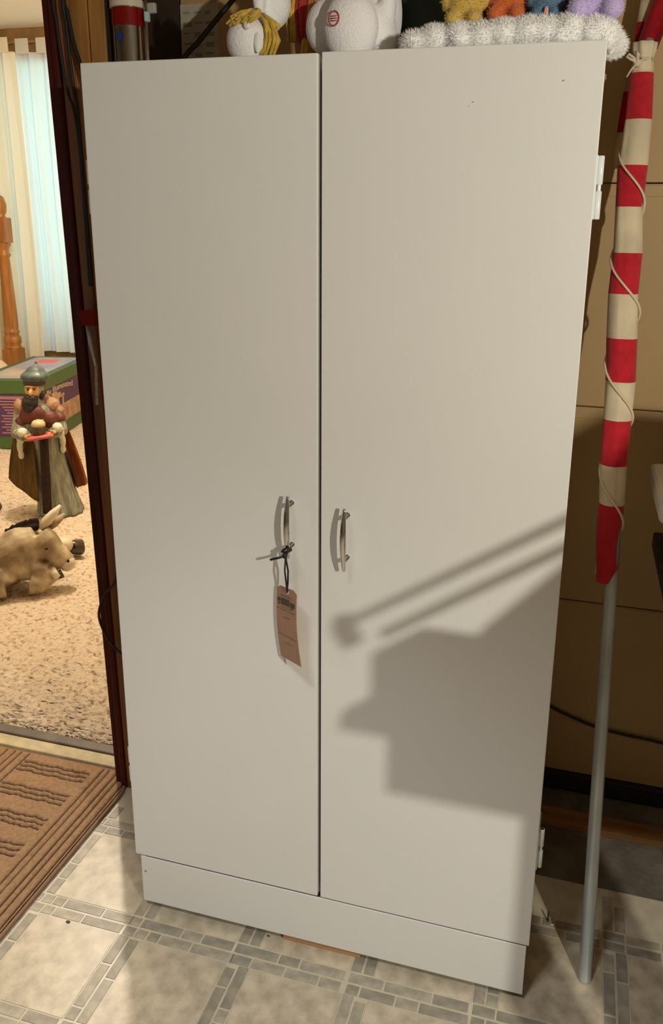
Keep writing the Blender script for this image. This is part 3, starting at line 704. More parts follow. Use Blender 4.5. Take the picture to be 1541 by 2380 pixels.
# ================================================================== ROLLED FLAG ON POLE
PB, PT = Vector((0.484, 0.077, 0.0)), Vector((0.455, 0.50, 1.545))
def pole_at(z): return PB+(PT-PB)*(z/1.545)
flag = thing('rolled_flag', 'rolled red and white striped flag on a steel pole leaning on the garage door', 'flag', PB)
po = [pole_at(z) for z in (0.0, 0.002, 0.4, 0.8, 1.2, 1.66)]
obj('pole', tube(B(), po, [0.0105, 0.0116, 0.0116, 0.0112, 0.0108, 0.0105], 20), steel, flag, smooth=True)
# (z, x-left, x-right) silhouette of the roll
prof = [(1.618, .430, .467), (1.602, .428, .467), (1.52, .427, .471), (1.439, .421, .472), (1.366, .422, .469), (1.285, .424, .476), (1.213, .422, .475), (1.135, .426, .481), (1.059, .431, .483), (0.991, .433, .481), (0.911, .435, .480), (0.842, .439, .482), (0.781, .437, .479), (0.713, .4445, .482)]
zb = [1.602, 1.52, 1.439, 1.366, 1.285, 1.213, 1.135, 1.059, 0.991, 0.911, 0.842, 0.705]
def prof_at(z):
    for (z1, a1, b1), (z0, a0, b0) in zip(prof, prof[1:]):
        if z0 <= z <= z1:
            t = (z-z0)/(z1-z0); return a0+(a1-a0)*t, b0+(b1-b0)*t
    return (prof[0][1:] if z > prof[0][0] else prof[-1][1:])
def roll_ring(bm, z, n=44):
    a, b_ = prof_at(z); p = pole_at(z); rx = (b_-a)/2*1.02; cx_ = (a+b_)/2
    vs_ = []
    for k in range(n):
        th = 2*math.pi*k/n
        # spiral overlap step with a soft wrinkle
        f = 1.0+0.035*math.sin(2*th+z*9)+0.018*math.sin(5*th-z*23)
        st = 0.10*((th-(3.9+1.1*math.sin(z*2.2))) % (2*math.pi))/(2*math.pi)
        f *= 0.95+st
        vs_.append(bm.verts.new((cx_+rx*f*math.cos(th), p.y+rx*0.92*f*math.sin(th), z)))
    return vs_
for k in range(len(zb)-1):
    z1, z0 = zb[k], zb[k+1]; b = B(); m_ = red_cloth if k % 2 == 0 else cream_cloth
    rings = [roll_ring(b, z0+(z1-z0)*i/6+ (0.0) ) for i in range(7)]
    for r_a, r_b in zip(rings, rings[1:]):
        for i in range(44): b.faces.new((r_a[i], r_a[(i+1) % 44], r_b[(i+1) % 44], r_b[i]))
    b.faces.new(rings[0]); b.faces.new(rings[-1])
    if k == len(zb)-2:   # ragged bottom end
        for v in b.verts:
            if v.co.z < z0+0.001: v.co.z += 0.035*max(0, (v.co.x-0.462)/0.02)
    obj('stripe', b, m_, flag, smooth=False, ang=50)
# cord wound round the roll
cz = []; nt_ = 300
for i in range(nt_+1):
    z = 1.47-0.755*i/nt_; a, b_ = prof_at(z); p = pole_at(z)
    th = -(z-1.415)/0.188*2*math.pi-math.pi/2; rx = (b_-a)/2*1.10
    cz.append(((a+b_)/2+rx*math.cos(th), p.y+rx*0.95*math.sin(th), z))
obj('cord', tube(B(), cz, 0.0023, 8), rope, flag, smooth=True)
# gathered neck, knot and loose cloth above
b = B()
lathe(b, [(0.020, 0.0), (0.0205, 0.008), (0.0185, 0.018), (0.016, 0.026), (0.0205, 0.04), (0.0215, 0.052), (0.019, 0.053)], (0.447, 0.521, 1.6015), 36, fold=lambda a, z: 1+0.10*math.sin(7*a+z*40)*(1 if z > 0.01 else 0.3))
obj('gathered_neck', b, cream_cloth, flag, smooth=True)
b = B(); kx, ky, kz = 0.437, 0.497, 1.617
ell(b, (kx, ky, kz), (0.008, 0.006, 0.007), 12)
tube(b, [(kx, ky, kz), (kx-0.007, ky-0.003, kz+0.008), (kx-0.016, ky-0.004, kz+0.014), (kx-0.020, ky-0.003, kz+0.010), (kx-0.013, ky-0.002, kz+0.006), (kx-0.002, ky-0.003, kz+0.001)], 0.0024, 8)
tube(b, [(kx, ky, kz), (kx-0.001, ky-0.005, kz+0.010), (kx-0.004, ky-0.004, kz+0.017), (kx+0.002, ky-0.003, kz+0.010)], 0.003, 8)
tube(b, [(kx, ky, kz), (kx+0.010, ky-0.003, kz+0.006), (kx+0.019, ky, kz+0.007)], 0.0025, 8)
tube(b, [(kx-0.003, ky-0.003, kz-0.003), (kx-0.010, ky-0.004, kz-0.012), (kx-0.017, ky-0.003, kz-0.024)], [(0.004, 0.002), (0.005, 0.002), (0.0055, 0.002)], 8)
obj('knotted_cord', b, rope, flag, smooth=True)
def ribbon(pts, w, th=0.0035, folds=3):
    bm = B(); g = []
    for j, (p, wd) in enumerate(pts):
        row = []
        for i in range(9):
            t = i/8-0.5
            row.append(bm.verts.new((p[0]+wd*t, p[1]+0.007*math.sin(folds*math.pi*t+j*0.4), p[2])))
        g.append(row)
    for a_, c_ in zip(g, g[1:]):
        for i in range(8): bm.faces.new((a_[i], a_[i+1], c_[i+1], c_[i]))
    bmesh.ops.solidify(bm, geom=bm.faces[:], thickness=th); return bm
obj('loose_red_end', ribbon([((0.452, 0.525, 1.642), 0.036), ((0.458, 0.527, 1.668), 0.040), ((0.468, 0.53, 1.698), 0.044), ((0.482, 0.535, 1.735), 0.048), ((0.505, 0.54, 1.79), 0.05)], 0), red_cloth, flag, smooth=True)
# loose striped flap behind, hanging left of the roll
flap = [(1.80, 1.74, cream_cloth), (1.74, 1.695, cream_cloth), (1.695, 1.657, red_cloth), (1.657, 1.577, cream_cloth), (1.577, 1.505, red_cloth), (1.505, 1.44, cream_cloth)]
def flap_x(z): return 0.4295+(z-1.44)*(0.452-0.4295)/(0.30)-(0.004 if z < 1.6 else 0)
for z1, z0, m_ in flap:
    obj('flap_stripe', ribbon([((flap_x(z1), 0.552, z1), 0.034), ((flap_x((z0+z1)/2), 0.553, (z0+z1)/2), 0.034), ((flap_x(z0), 0.552, z0), 0.034)], 0, folds=2), m_, flag, smooth=True)
pg = thing('cup_hook', 'small black bent hook lying on the floor beside the pole', 'hook', (0.415, 0.192, 0.0))
obj('shank', tube(B(), [(0.413, 0.19, 0.001), (0.413, 0.192, 0.022)], 0.0016, 8), black_wire, pg, smooth=True)
obj('curl', tube(B(), [(0.413+0.007-0.006*math.cos(a), 0.188-0.006*math.sin(a), 0.002) for a in [k*0.35 for k in range(14)]], 0.0014, 8), steel, pg, smooth=True)
for nm, x, y, s in (('dirt_crumb', -0.493, -0.075, 0.004), ('dirt_crumb', -0.105, 0.004, 0.003)):
    tag(obj(nm, ell(B(), (x, y, s*0.4), (s*1.2, s*0.8, s*0.45), 8), ink), 'small dark crumb on the pale tile near the brown mat' if x < -.3 else 'small dark crumb at the foot of the kick board', 'crumb')

# ================================================================== WHITE BIN AT THE RIGHT EDGE, ON A WALL SHELF
shf = thing('shelf_rack', 'black shelf with grey frame at the right beside the garage door', 'shelf', (0.95, 0.33, 0.0))
obj('shelf_board', bx(0.553, 1.35, 0.20, 0.46, 0.708, 0.742, bev=0.004), black_plastic, shf)
for x in (0.86, 1.29):
    for y in (0.22, 0.42): obj('leg', bx(x, x+0.03, y, y+0.03, -0.002 if y > 0.3 else 0.001, 0.71), grey_plastic, shf)
binn = thing('plastic_bin', 'white plastic bin with a flared rim on the black shelf', 'bin', (0.80, 0.33, 0.742))
b = B(); prism(b, [(0.575, 0.742), (1.05, 0.742), (1.07, 0.855), (0.556, 0.855)], 'y', 0.215, 0.445); bmesh.ops.bevel(b, geom=list(b.edges), offset=0.008, segments=2, affect='EDGES')
obj('tub', b, grey_plastic, binn); obj('rim', bx(0.5315, 1.09, 0.20, 0.46, 0.845, 0.886, bev=0.012, seg=3), white_plastic, binn)

# ================================================================== BROWN DOOR MAT
mx0, mx1, my0, my1, mh = -1.55, -0.590, -0.75, 0.345, 0.011
rnd = 0.075
def in_mat(x, y, inset=0):
    ax, ay = mx1-inset, my1-inset; r = rnd-inset
    if x > ax or y > ay or x < mx0+inset or y < my0+inset: return False
    for cx_, sx in ((ax-r, 1), (mx0+inset+r, -1)):
        for cy_, sy in ((ay-r, 1), (my0+inset+r, -1)):
            if (x-cx_)*sx > 0 and (y-cy_)*sy > 0: return (x-cx_)**2+(y-cy_)**2 <= r*r
    return True
wr = random.Random(8)
def groove(x, y):
    d = 0.0; e = mx1-x
    for p in (0.014, 0.034, 0.050, 0.072, 0.088):         # ribs along the right edge
        d = max(d, 1-abs(e-p)/0.0034)
    if e > 0.098:
        u = (e-0.098) % 0.275
        if u < 0.20 and u > 0.012:
            v = (my1-0.028-y) % 0.082
            for q in (0.008, 0.023, 0.038):
                wv = 0.0012*math.sin(x*85+q*400+y*30)+0.0012*math.sin(x*173+y*60)+0.0008*math.sin(x*410+q*900)
                d = max(d, 1-abs(v-q+wv)/0.0040)
        else:
            uu = u-0.20 if u >= 0.2 else u+0.075
            for p in (0.006, 0.030, 0.048, 0.072): d = max(d, 1-abs(uu-p)/0.0034)
    return max(0.0, min(1.0, d*1.6))
mb = B(); st = 0.0030; NXm = int((mx1-(-1.12))/st); NYm = int((my1-(-0.40))/st)
G = {}
for j in range(NYm+1):
    y = my1-j*st
    for i in range(NXm+1):
        x = mx1-i*st
        if not in_mat(x, y, 0.004): continue
        G[(i, j)] = mb.verts.new((x, y, mh-0.0062*groove(x, y)+wr.uniform(-0.0005, 0.0005)))
for (i, j) in list(G):
    if (i+1, j) in G and (i, j+1) in G and (i+1, j+1) in G: mb.faces.new((G[(i, j)], G[(i, j+1)], G[(i+1, j+1)], G[(i+1, j)]))
matt = thing('door_mat', 'brown ribbed berber mat on the floor in front of the doorway', 'mat', (-0.9, 0.1, 0.0))
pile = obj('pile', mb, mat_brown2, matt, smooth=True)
def round_rect(inset, n=10):
    P = []; r = rnd-inset
    for cx_, cy_, a0 in ((mx1-inset-r, my1-inset-r, 0), (mx0+inset+r, my1-inset-r, 90), (mx0+inset+r, my0+inset+r, 180), (mx1-inset-r, my0+inset+r, 270)):
        for k in range(n+1):
            a = R_(a0+90*k/n); P.append((cx_+r*math.cos(a), cy_+r*math.sin(a)))
    return P
obj('backing', prism(B(), round_rect(0.002), 'z', 0.0006, 0.0042), mat_brown, matt)
rr_ = round_rect(0.003); rr_.append(rr_[0])
obj('binding', tube(B(), [(x, y, 0.0048) for x, y in rr_], 0.0046, 8, caps=False), mat_edge, matt, smooth=True)

# ================================================================== CARPETED ROOM: statue king
KO = Vector((-1.9, 1.93, 0.0135)); KA = R_(37)
king = thing('king_statue', 'painted statue of a bearded king in a cape carrying a jar on a cushion', 'statue', KO)
def kobj(name, bm, m_, blobv=None, parent=king, smooth=True, sm=3):
    place_local(bm, KO, KA)
    return blob(name, bm, m_, parent, blobv, sm) if blobv else obj(name, bm, m_, parent, smooth=smooth)
# robe and torso: one continuous body with head and arms
b = B()
lathe(b, [(0.098, 0.0), (0.100, 0.012), (0.088, 0.08), (0.080, 0.16), (0.074, 0.24), (0.072, 0.32), (0.078, 0.40), (0.080, 0.47), (0.070, 0.515), (0.035, 0.545)], (-0.055, 0.0, 0), 48, 1.0, 0.85, fold=lambda a, z: 1+0.07*math.sin(11*a)*max(0, 1-z/0.34))
for v in b.verts: v.co.x += (-0.035*(v.co.z/0.5)+0.030*(1-v.co.z/0.5))
ell(b, (-0.097, -0.012, 0.600), (0.038, 0.045, 0.055), 22)           # head
tube(b, [(-0.092, -0.005, 0.53), (-0.095, -0.01, 0.57)], 0.03, 14)
tube(b, [(-0.155, 0.0, 0.50), (-0.175, -0.035, 0.40), (-0.145, -0.10, 0.405)], [0.034, 0.036, 0.026], 14)   # arms
tube(b, [(-0.015, 0.0, 0.50), (-0.002, -0.03, 0.40), (-0.032, -0.10, 0.413)], [0.034, 0.036, 0.026], 14)
kobj('body', b, st_robe, 0.005)
b = B(); ell(b, (-0.1025, -0.034, 0.600), (0.032, 0.030, 0.040), 20); ell(b, (-0.112, -0.062, 0.590), (0.008, 0.012, 0.014), 12)
ell(b, (-0.062, -0.018, 0.598), (0.008, 0.010, 0.015), 12)
face = kobj('face', b, st_skin, 0.003)
b = B(); ell(b, (-0.120, -0.060, 0.605), (0.006, 0.004, 0.003), 10); ell(b, (-0.094, -0.062, 0.604), (0.007, 0.004, 0.003), 10); ell(b, (-0.120, -0.061, 0.613), (0.010, 0.004, 0.0025), 10); ell(b, (-0.093, -0.063, 0.612), (0.011, 0.004, 0.0025), 10)
kobj('eyes', b, st_beard, None, face)
b = B(); ell(b, (-0.112, -0.045, 0.563), (0.032, 0.028, 0.022), 18); ell(b, (-0.118, -0.048, 0.545), (0.036, 0.028, 0.028), 18); ell(b, (-0.122, -0.056, 0.520), (0.024, 0.020, 0.024), 18); ell(b, (-0.070, -0.012, 0.575), (0.016, 0.03, 0.03), 14); ell(b, (-0.078, 0.02, 0.58), (0.03, 0.03, 0.045), 14)
kobj('beard_and_hair', b, st_beard, 0.004)
b = B(); ell(b, (-0.087, -0.010, 0.654), (0.062, 0.060, 0.032), 24); ell(b, (-0.083, -0.006, 0.675), (0.042, 0.042, 0.028), 20); ell(b, (-0.080, -0.004, 0.70), (0.010, 0.010, 0.014), 12)
hat = kobj('turban', b, st_teal, 0.004)
kobj('hat_band', lathe(B(), [(0.046, 0), (0.050, 0.004), (0.050, 0.020), (0.045, 0.024)], (-0.090, -0.012, 0.618), 28), st_dark, None, hat)
kobj('hat_jewel', ell(B(), (-0.076, -0.062, 0.668), (0.010, 0.006, 0.010), 14), st_cuff, None, hat)
kobj('hat_finial', ell(B(), (-0.078, -0.003, 0.714), (0.005, 0.005, 0.007), 10), st_maroon, None, hat)
# shoulder collar: fur mantle with points
b = B(); ell(b, (-0.155, 0.0, 0.520), (0.034, 0.045, 0.040), 18); ell(b, (-0.168, -0.01, 0.475), (0.022, 0.03, 0.030), 14); ell(b, (-0.030, 0.0, 0.518), (0.040, 0.045, 0.036), 18); ell(b, (0.002, -0.008, 0.492), (0.024, 0.03, 0.022), 14); ell(b, (-0.09, 0.035, 0.53), (0.075, 0.035, 0.035), 18)
kobj('fur_collar', b, st_collar, 0.005)
b = B(); ell(b, (-0.105, -0.035, 0.485), (0.062, 0.040, 0.050), 20); ell(b, (-0.04, -0.03, 0.455), (0.045, 0.045, 0.05), 16); ell(b, (-0.165, -0.02, 0.45), (0.03, 0.035, 0.04), 14); ell(b, (0.005, -0.02, 0.46), (0.025, 0.03, 0.025), 14)
kobj('chest_drape', b, st_maroon, 0.005)
# cape: open sheet flaring to two points
def cape(sgn, top, tip, mid, inner, name, m_):
    bm = B(); g = []; N1, N2 = 14, 12
    for j in range(N1+1):
        t = j/N1
        o_ = Vector(top[0]).lerp(Vector(tip), t)+Vector((sgn*0.012*math.sin(math.pi*t), 0, -0.02*math.sin(math.pi*t)))
        i_ = Vector(top[1]).lerp(Vector(inner), t)
        row = []
        for k in range(N2+1):
            u = k/N2; p = o_.lerp(i_, u)
            p += Vector((0, -0.012*math.sin(u*3*math.pi)*t+mid*math.sin(math.pi*u)*(0.3+0.7*t), -0.010*t*math.sin(math.pi*u)))
            row.append(bm.verts.new(p))
        g.append(row)
    for a_, c_ in zip(g, g[1:]):
        for k in range(N2): bm.faces.new((a_[k], a_[k+1], c_[k+1], c_[k]))
    bmesh.ops.solidify(bm, geom=bm.faces[:], thickness=0.007)
    return kobj(name, bm, m_)
cape(-1, ((-0.175, 0.02, 0.47), (-0.12, -0.055, 0.38)), (-0.240, 0.03, 0.180), -0.01, (-0.115, -0.075, 0.085), 'cape_left_fold', st_gold)
cape(-1, ((-0.18, 0.03, 0.46), (-0.10, 0.06, 0.40)), (-0.225, 0.05, 0.150), 0.02, (-0.09, 0.07, 0.10), 'cape_left_lining', st_gold)
cape(1, ((0.015, 0.0, 0.47), (0.0, 0.05, 0.40)), (0.102, 0.0, 0.135), -0.012, (0.050, 0.05, 0.11), 'cape_right_fold', st_rust)
cape(1, ((0.0, -0.01, 0.36), (0.0, 0.05, 0.36)), (0.058, -0.035, 0.125), 0.02, (0.03, 0.05, 0.12), 'cape_right_lining', st_gold)
# stole, cuffs, hands, cushion, jar
b = B(); g = []
for j in range(13):
    t = j/12; x = -0.072-0.014*t; z = 0.41-0.375*t; y = -0.072-0.012*math.sin(t*3)-0.026*t
    g.append([b.verts.new((x-0.019, y+0.004, z)), b.verts.new((x-0.008, y-0.004, z)), b.verts.new((x+0.008, y-0.004, z)), b.verts.new((x+0.019, y+0.004, z))])
for a_, c_ in zip(g, g[1:]):
    for k in range(3): b.faces.new((a_[k], a_[k+1], c_[k+1], c_[k]))
bmesh.ops.solidify(b, geom=b.faces[:], thickness=0.006); kobj('stole', b, st_dark)
for sx, x, z in ((-1, -0.158, 0.412), (1, -0.012, 0.425)):
    b = B(); ell(b, (x, -0.085, z+0.005), (0.024, 0.030, 0.024), 16); ell(b, (x+sx*0.012, -0.062, z-0.025), (0.017, 0.022, 0.03), 14); ell(b, (x+sx*0.018, -0.05, z-0.065), (0.014, 0.018, 0.034), 14); ell(b, (x+sx*0.016, -0.045, z-0.105), (0.013, 0.016, 0.022), 14)
    kobj('fur_cuff', b, st_cuff, 0.004)
    b = B(); hx = x-sx*0.018; ell(b, (hx, -0.112, z-0.008), (0.013, 0.016, 0.009), 12)
    for k in range(4): tube(b, [(hx-sx*0.006, -0.118+0.008*k, z-0.010), (hx-sx*0.016, -0.122+0.008*k, z-0.014), (hx-sx*0.024, -0.122+0.008*k, z-0.013)], [0.0045, 0.0042, 0.0035], 8)
    tube(b, [(hx, -0.122, z-0.002), (hx-sx*0.010, -0.126, z+0.003), (hx-sx*0.016, -0.124, z+0.004)], [0.0048, 0.0045, 0.0035], 8)
    kobj('hand', b, st_skin, 0.0025)
b = bx(-0.142, -0.030, -0.145, -0.060, 0.394, 0.410, bev=0.006)
for v in b.verts: v.co.z += (v.co.x+0.09)*0.10-0.10*abs(v.co.x+0.087)**1.2*0.3
kobj('cushion', b, st_tray)
jar = kobj('jar', lathe(B(), [(0.026, 0.0), (0.029, 0.004), (0.0295, 0.030), (0.028, 0.040), (0.02, 0.042)], (-0.090, -0.10, 0.409), 28), st_jar)
b = B(); lathe(b, [(0.0285, 0.0), (0.030, 0.004), (0.029, 0.014), (0.022, 0.024), (0.008, 0.029), (0.0, 0.030)], (-0.090, -0.10, 0.447), 28); kobj('jar_lid', b, st_lid, None, jar)

# ---- donkey statue
DO = Vector((-1.52, 1.22, 0.0135)); DA = R_(39)
donk = thing('donkey_statue', 'painted statue of a grey-brown donkey lying on the carpet', 'statue', DO)
def dobj(name, bm, m_, blobv=None, parent=donk, smooth=True, sm=3):
    place_local(bm, DO, DA)
    return blob(name, bm, m_, parent, blobv, sm) if blobv else obj(name, bm, m_, parent, smooth=smooth)
b = B()
ell(b, (-0.25, 0.05, 0.105), (0.20, 0.11, 0.105), 28)
tube(b, [(-0.13, 0.0, 0.095), (-0.085, -0.012, 0.13), (-0.03, -0.025, 0.17), (0.012, -0.035, 0.188)], [0.098, 0.096, 0.078, 0.058], 20)
tube(b, [(0.008, -0.038, 0.205), (0.03, -0.048, 0.175), (0.060, -0.06, 0.135), (0.092, -0.072, 0.100), (0.100, -0.076, 0.088)], [0.045, 0.052, 0.042, 0.036, 0.030], 20)
ell(b, (0.02, -0.05, 0.150), (0.045, 0.036, 0.045), 18)     # cheek
tube(b, [(-0.06, -0.06, 0.09), (-0.015, -0.09, 0.088), (0.03, -0.10, 0.082)], [0.045, 0.036, 0.026], 16)      # forearm
tube(b, [(-0.028, -0.10, 0.046), (0.0, -0.108, 0.040), (0.030, -0.105, 0.052), (0.062, -0.100, 0.070)], [0.046, 0.034, 0.024, 0.020], 16)
tube(b, [(0.03, -0.10, 0.082), (0.05, -0.10, 0.060)], [0.024, 0.02], 12)
tube(b, [(-0.135, -0.07, 0.09), (-0.118, -0.10, 0.046)], [0.05, 0.044], 16)
tube(b, [(-0.118, -0.10, 0.046), (-0.19, -0.10, 0.04)], [0.043, 0.03], 16)
tube(b, [(-0.03, 0.08, 0.08), (0.06, 0.16, 0.07), (0.110, 0.195, 0.055)], [0.05, 0.030, 0.024], 16)
body = dobj('body', b, dk_body, 0.005)
def ear(bx_, by, bz, tx, ty, tz, wd):
    bm = B(); tube(bm, [(bx_, by, bz), ((bx_*2+tx)/3, (by*2+ty)/3, (bz*2+tz)/3), ((bx_+tx*2)/3, (by+ty*2)/3, (bz+tz*2)/3), (tx, ty, tz)], [(wd*0.55, wd*0.5), (wd*0.85, wd*0.75), (wd*0.8, wd*0.6), (wd*0.22, wd*0.2)], 14); return bm
dobj('ear', ear(0.018, -0.03, 0.225, 0.094, -0.03, 0.306, 0.025), dk_pale); dobj('ear', ear(0.045, -0.015, 0.215, 0.108, 0.0, 0.262, 0.021), dk_body)
b = B(); mr = random.Random(1)
for k in range(15):
    t = k/14; p = Vector((0.010, -0.020, 0.238)).lerp(Vector((-0.098, -0.006, 0.205)), t)+Vector((0, 0, 0.006*math.sin(t*3.1)))
    ell(b, p+Vector((0, 0, 0.010+mr.uniform(-.003, .004))), (0.007, 0.013, 0.015+mr.uniform(0, .005)), 10)
    ell(b, p+Vector((-0.004, -0.014, -0.004)), (0.009, 0.012, 0.014), 10)
dobj('mane', b, dk_dark, 0.0035, sm=1)
b = B(); ell(b, (0.032, -0.0950, 0.168), (0.0085, 0.006, 0.006), 12); dobj('eye', b, hoof_m)
b = B(); ell(b, (0.101, -0.1045, 0.112), (0.0048, 0.004, 0.0058), 12); dobj('nostril', b, dk_dark)
b = B(); ell(b, (0.098, -0.080, 0.094), (0.030, 0.030, 0.030), 18); dobj('muzzle', b, dk_pale)
b = B(); tube(b, [(0.040, -0.108, 0.066), (0.062, -0.104, 0.077)], [0.023, 0.021], 14); dobj('sock', b, dk_pale)
b = B(); tube(b, [(0.060, -0.103, 0.060), (0.078, -0.100, 0.066)], [0.015, 0.018], 14); dobj('hoof', b, hoof_m)
b = B(); tube(b, [(0.062, 0.158, 0.080), (0.104, 0.19, 0.066), (0.122, 0.20, 0.055)], [0.029, 0.0265, 0.025], 16); dobj('sock', b, dk_pale)
b = B(); tube(b, [(0.118, 0.195, 0.052), (0.124, 0.20, 0.048), (0.165, 0.218, 0.036), (0.170, 0.22, 0.036)], [0.020, 0.027, 0.034, 0.030], 18); dobj('hoof', b, hoof_m)

# ---- edge of another dark statue at the left
OO = Vector((-2.19, 1.80, 0.0135))
oth = thing('kneeling_statue', 'dark robed statue cut off by the left edge of the picture', 'statue', OO)
b = B(); lathe(b, [(0.085, 0.0), (0.09, 0.01), (0.075, 0.06), (0.085, 0.11), (0.08, 0.17), (0.06, 0.25), (0.03, 0.30)], OO+Vector((-0.085, 0, 0)), 36, fold=lambda a, z: 1+0.06*math.sin(9*a))
ell(b, OO+Vector((-0.085, -0.01, 0.34)), (0.04, 0.045, 0.055), 20); tube(b, [OO+Vector((-0.03, -0.02, 0.22)), OO+Vector((-0.01, -0.06, 0.15)), OO+Vector((-0.03, -0.10, 0.14))], 0.025, 12)
blob('robe', b, st_dark, oth, 0.006, 3)
obj('sleeve_trim', ell(B(), OO+Vector((-0.012, -0.075, 0.150)), (0.02, 0.02, 0.016), 14), st_teal, oth, smooth=True)

# ---- picture carton
BC = Vector((-2.714, 2.842, 0.0145)); uB = Vector((-0.268, 0.963, 0)).normalized(); vB = Vector((-0.963, -0.268, 0)).normalized()
vB = Vector((-0.977, 0.213, 0)).normalized(); vB = (vB-uB*vB.dot(uB)).normalized()
LU, LV, HB_ = 0.93, 0.385, 0.415
cart = thing('picture_carton', 'green and purple picture carton standing on the carpet behind the king', 'carton', BC)
def cpt(u, v, z): return BC+uB*u+vB*v+Vector((0, 0, z))
def slab(bm, u0, u1, v0, v1, z0, z1):
    V = [bm.verts.new(cpt(u, v, z)) for u in (u0, u1) for v in (v0, v1) for z in (z0, z1)]
    for f in ((0, 1, 3, 2), (4, 6, 7, 5), (0, 4, 5, 1), (2, 3, 7, 6), (0, 2, 6, 4), (1, 5, 7, 3)): bm.faces.new([V[i] for i in f])
    return bm
cbody = obj('carton_body', slab(B(), 0, LU, 0, LV, 0, HB_), box_green, cart)
obj('lid', slab(B(), -0.006, LU+0.006, -0.006, LV+0.006, HB_-0.075, HB_+0.004), box_green, cart)
e1 = 0.002
obj('side_panel_print', slab(B(), 0.0, LU, -e1, 0, 0.085, HB_-0.078), box_purple, cbody)
obj('end_panel_print', slab(B(), -e1, 0, 0.02, LV, 0.075, HB_-0.078), box_purple, cbody)
obj('picture_ground', slab(B(), 0.0, LU, -e1*1.6, -e1, 0.085, 0.20), box_sand, cbody)
b = B()   # stable with arches
for u in (0.12, 0.20, 0.30, 0.38): slab(b, u, u+0.024, -e1*2.2, -e1, 0.15, 0.25)
slab(b, 0.10, 0.42, -e1*2.2, -e1, 0.25, 0.268); slab(b, 0.15, 0.36, -e1*2.2, -e1, 0.268, 0.285); slab(b, 0.21, 0.30, -e1*2.2, -e1, 0.285, 0.300)
obj('picture_stable', b, box_sand, cbody)
b = B()
for u, z, r in ((0.16, 0.135, 0.018), (0.23, 0.14, 0.02), (0.31, 0.135, 0.018), (0.36, 0.12, 0.015), (0.45, 0.14, 0.022), (0.27, 0.10, 0.014)): slab(b, u-r, u+r, -e1*2.6, -e1, z-r, z+r*1.2)
obj('picture_figures', b, box_txt2, cbody)['kind'] = 'stuff'
# title lettering on the side panel
tcv = bpy.data.curves.new('title', 'FONT'); tcv.body = 'Fully Illuminated'; tcv.size = 0.062; tcv.extrude = 0.0006
to = bpy.data.objects.new('tmp', tcv); C.objects.link(to)
dg = bpy.context.evaluated_depsgraph_get(); dg.update(); tm = bpy.data.meshes.new_from_object(to.evaluated_get(dg)); bpy.data.objects.remove(to, do_unlink=True)
xs = [v.co.x for v in tm.vertices]; wd = max(xs)-min(xs)
for v in tm.vertices:
    s = (v.co.x-min(xs))/wd
    p = cpt(0.06+s*0.52, -e1*2-v.co.z, 0.275+v.co.y*0.85+0.030*math.sin(math.pi*min(1, s*0.8+0.1)))-BC
    v.co = p
tm.materials.clear(); finish('title_lettering', tm, box_txt, cbody)['kind'] = 'stuff'
b = B(); tr_ = random.Random(6)
for k in range(13):
    z = 0.305-0.0175*k; u = 0.075; n = 2
    a = 0.12 if k == 0 else tr_.uniform(0.09, 0.14)
    slab(b, -e1*1.8, -e1, 0.10 if k > 1 else 0.06, (0.10+a) if k > 1 else 0.36, z, z+(0.018 if k == 0 else 0.008))
obj('list_lines_print', b, box_txt2, cbody)['kind'] = 'stuff'
obj('top_picture', slab(B(), 0.07, LU-0.04, 0.045, LV-0.04, HB_+0.004, HB_+0.0052), box_lilac, cart)
obj('top_sticker', slab(B(), 0.66, 0.80, 0.14, 0.27, HB_+0.0052, HB_+0.0064), box_pink, cart)
b = B()
for k in range(4): slab(b, 0.16+0.05*k, 0.185+0.05*k, 0.10, 0.28, HB_+0.0052, HB_+0.006)
obj('top_lettering', b, box_txt, cart)['kind'] = 'stuff'

# ---- turned oak bed post
px_, py_ = -3.560, 3.72
post = thing('bed_post', 'turned honey oak post standing behind the picture carton', 'post', (px_, py_, 0.006))
def block(z0, z1, h):
    bm = bx(-h, h, -h, h, z0, z1, bev=0.006); bmesh.ops.rotate(bm, verts=bm.verts, cent=(0, 0, 0), matrix=Matrix.Rotation(R_(8), 3, 'Z')); bmesh.ops.translate(bm, verts=bm.verts, vec=(px_, py_, 0)); return bm
obj('base_block', block(0.013, 0.47, 0.058), oak, post)
obj('turned_column', lathe(B(), [(0.058, 0.465), (0.060, 0.48), (0.05, 0.492), (0.060, 0.51), (0.060, 0.545), (0.044, 0.568), (0.053, 0.58), (0.053, 0.593), (0.046, 0.603), (0.049, 0.625), (0.049, 0.70), (0.038, 1.00), (0.033, 1.105), (0.044, 1.118), (0.044, 1.128), (0.032, 1.14), (0.036, 1.17), (0.050, 1.195), (0.048, 1.21)], (px_, py_, 0), 32), oak, post, smooth=True)
obj('top_block', block(1.205, 1.375, 0.050), oak, post)
obj('finial', lathe(B(), [(0.045, 1.37), (0.030, 1.385), (0.042, 1.41), (0.046, 1.46), (0.032, 1.51), (0.0, 1.53)], (px_, py_, 0), 28), oak, post, smooth=True)
b = B(); ell(b, (-3.50, 3.40, 0.17), (0.15, 0.15, 0.16), 24); ell(b, (-3.49, 3.40, 0.32), (0.125, 0.12, 0.13), 20)
sk = blob('cloth_sack', b, sack_m, None, 0.012, 4); tag(sk, 'plump cream cloth sack behind the carton at the left edge', 'sack')

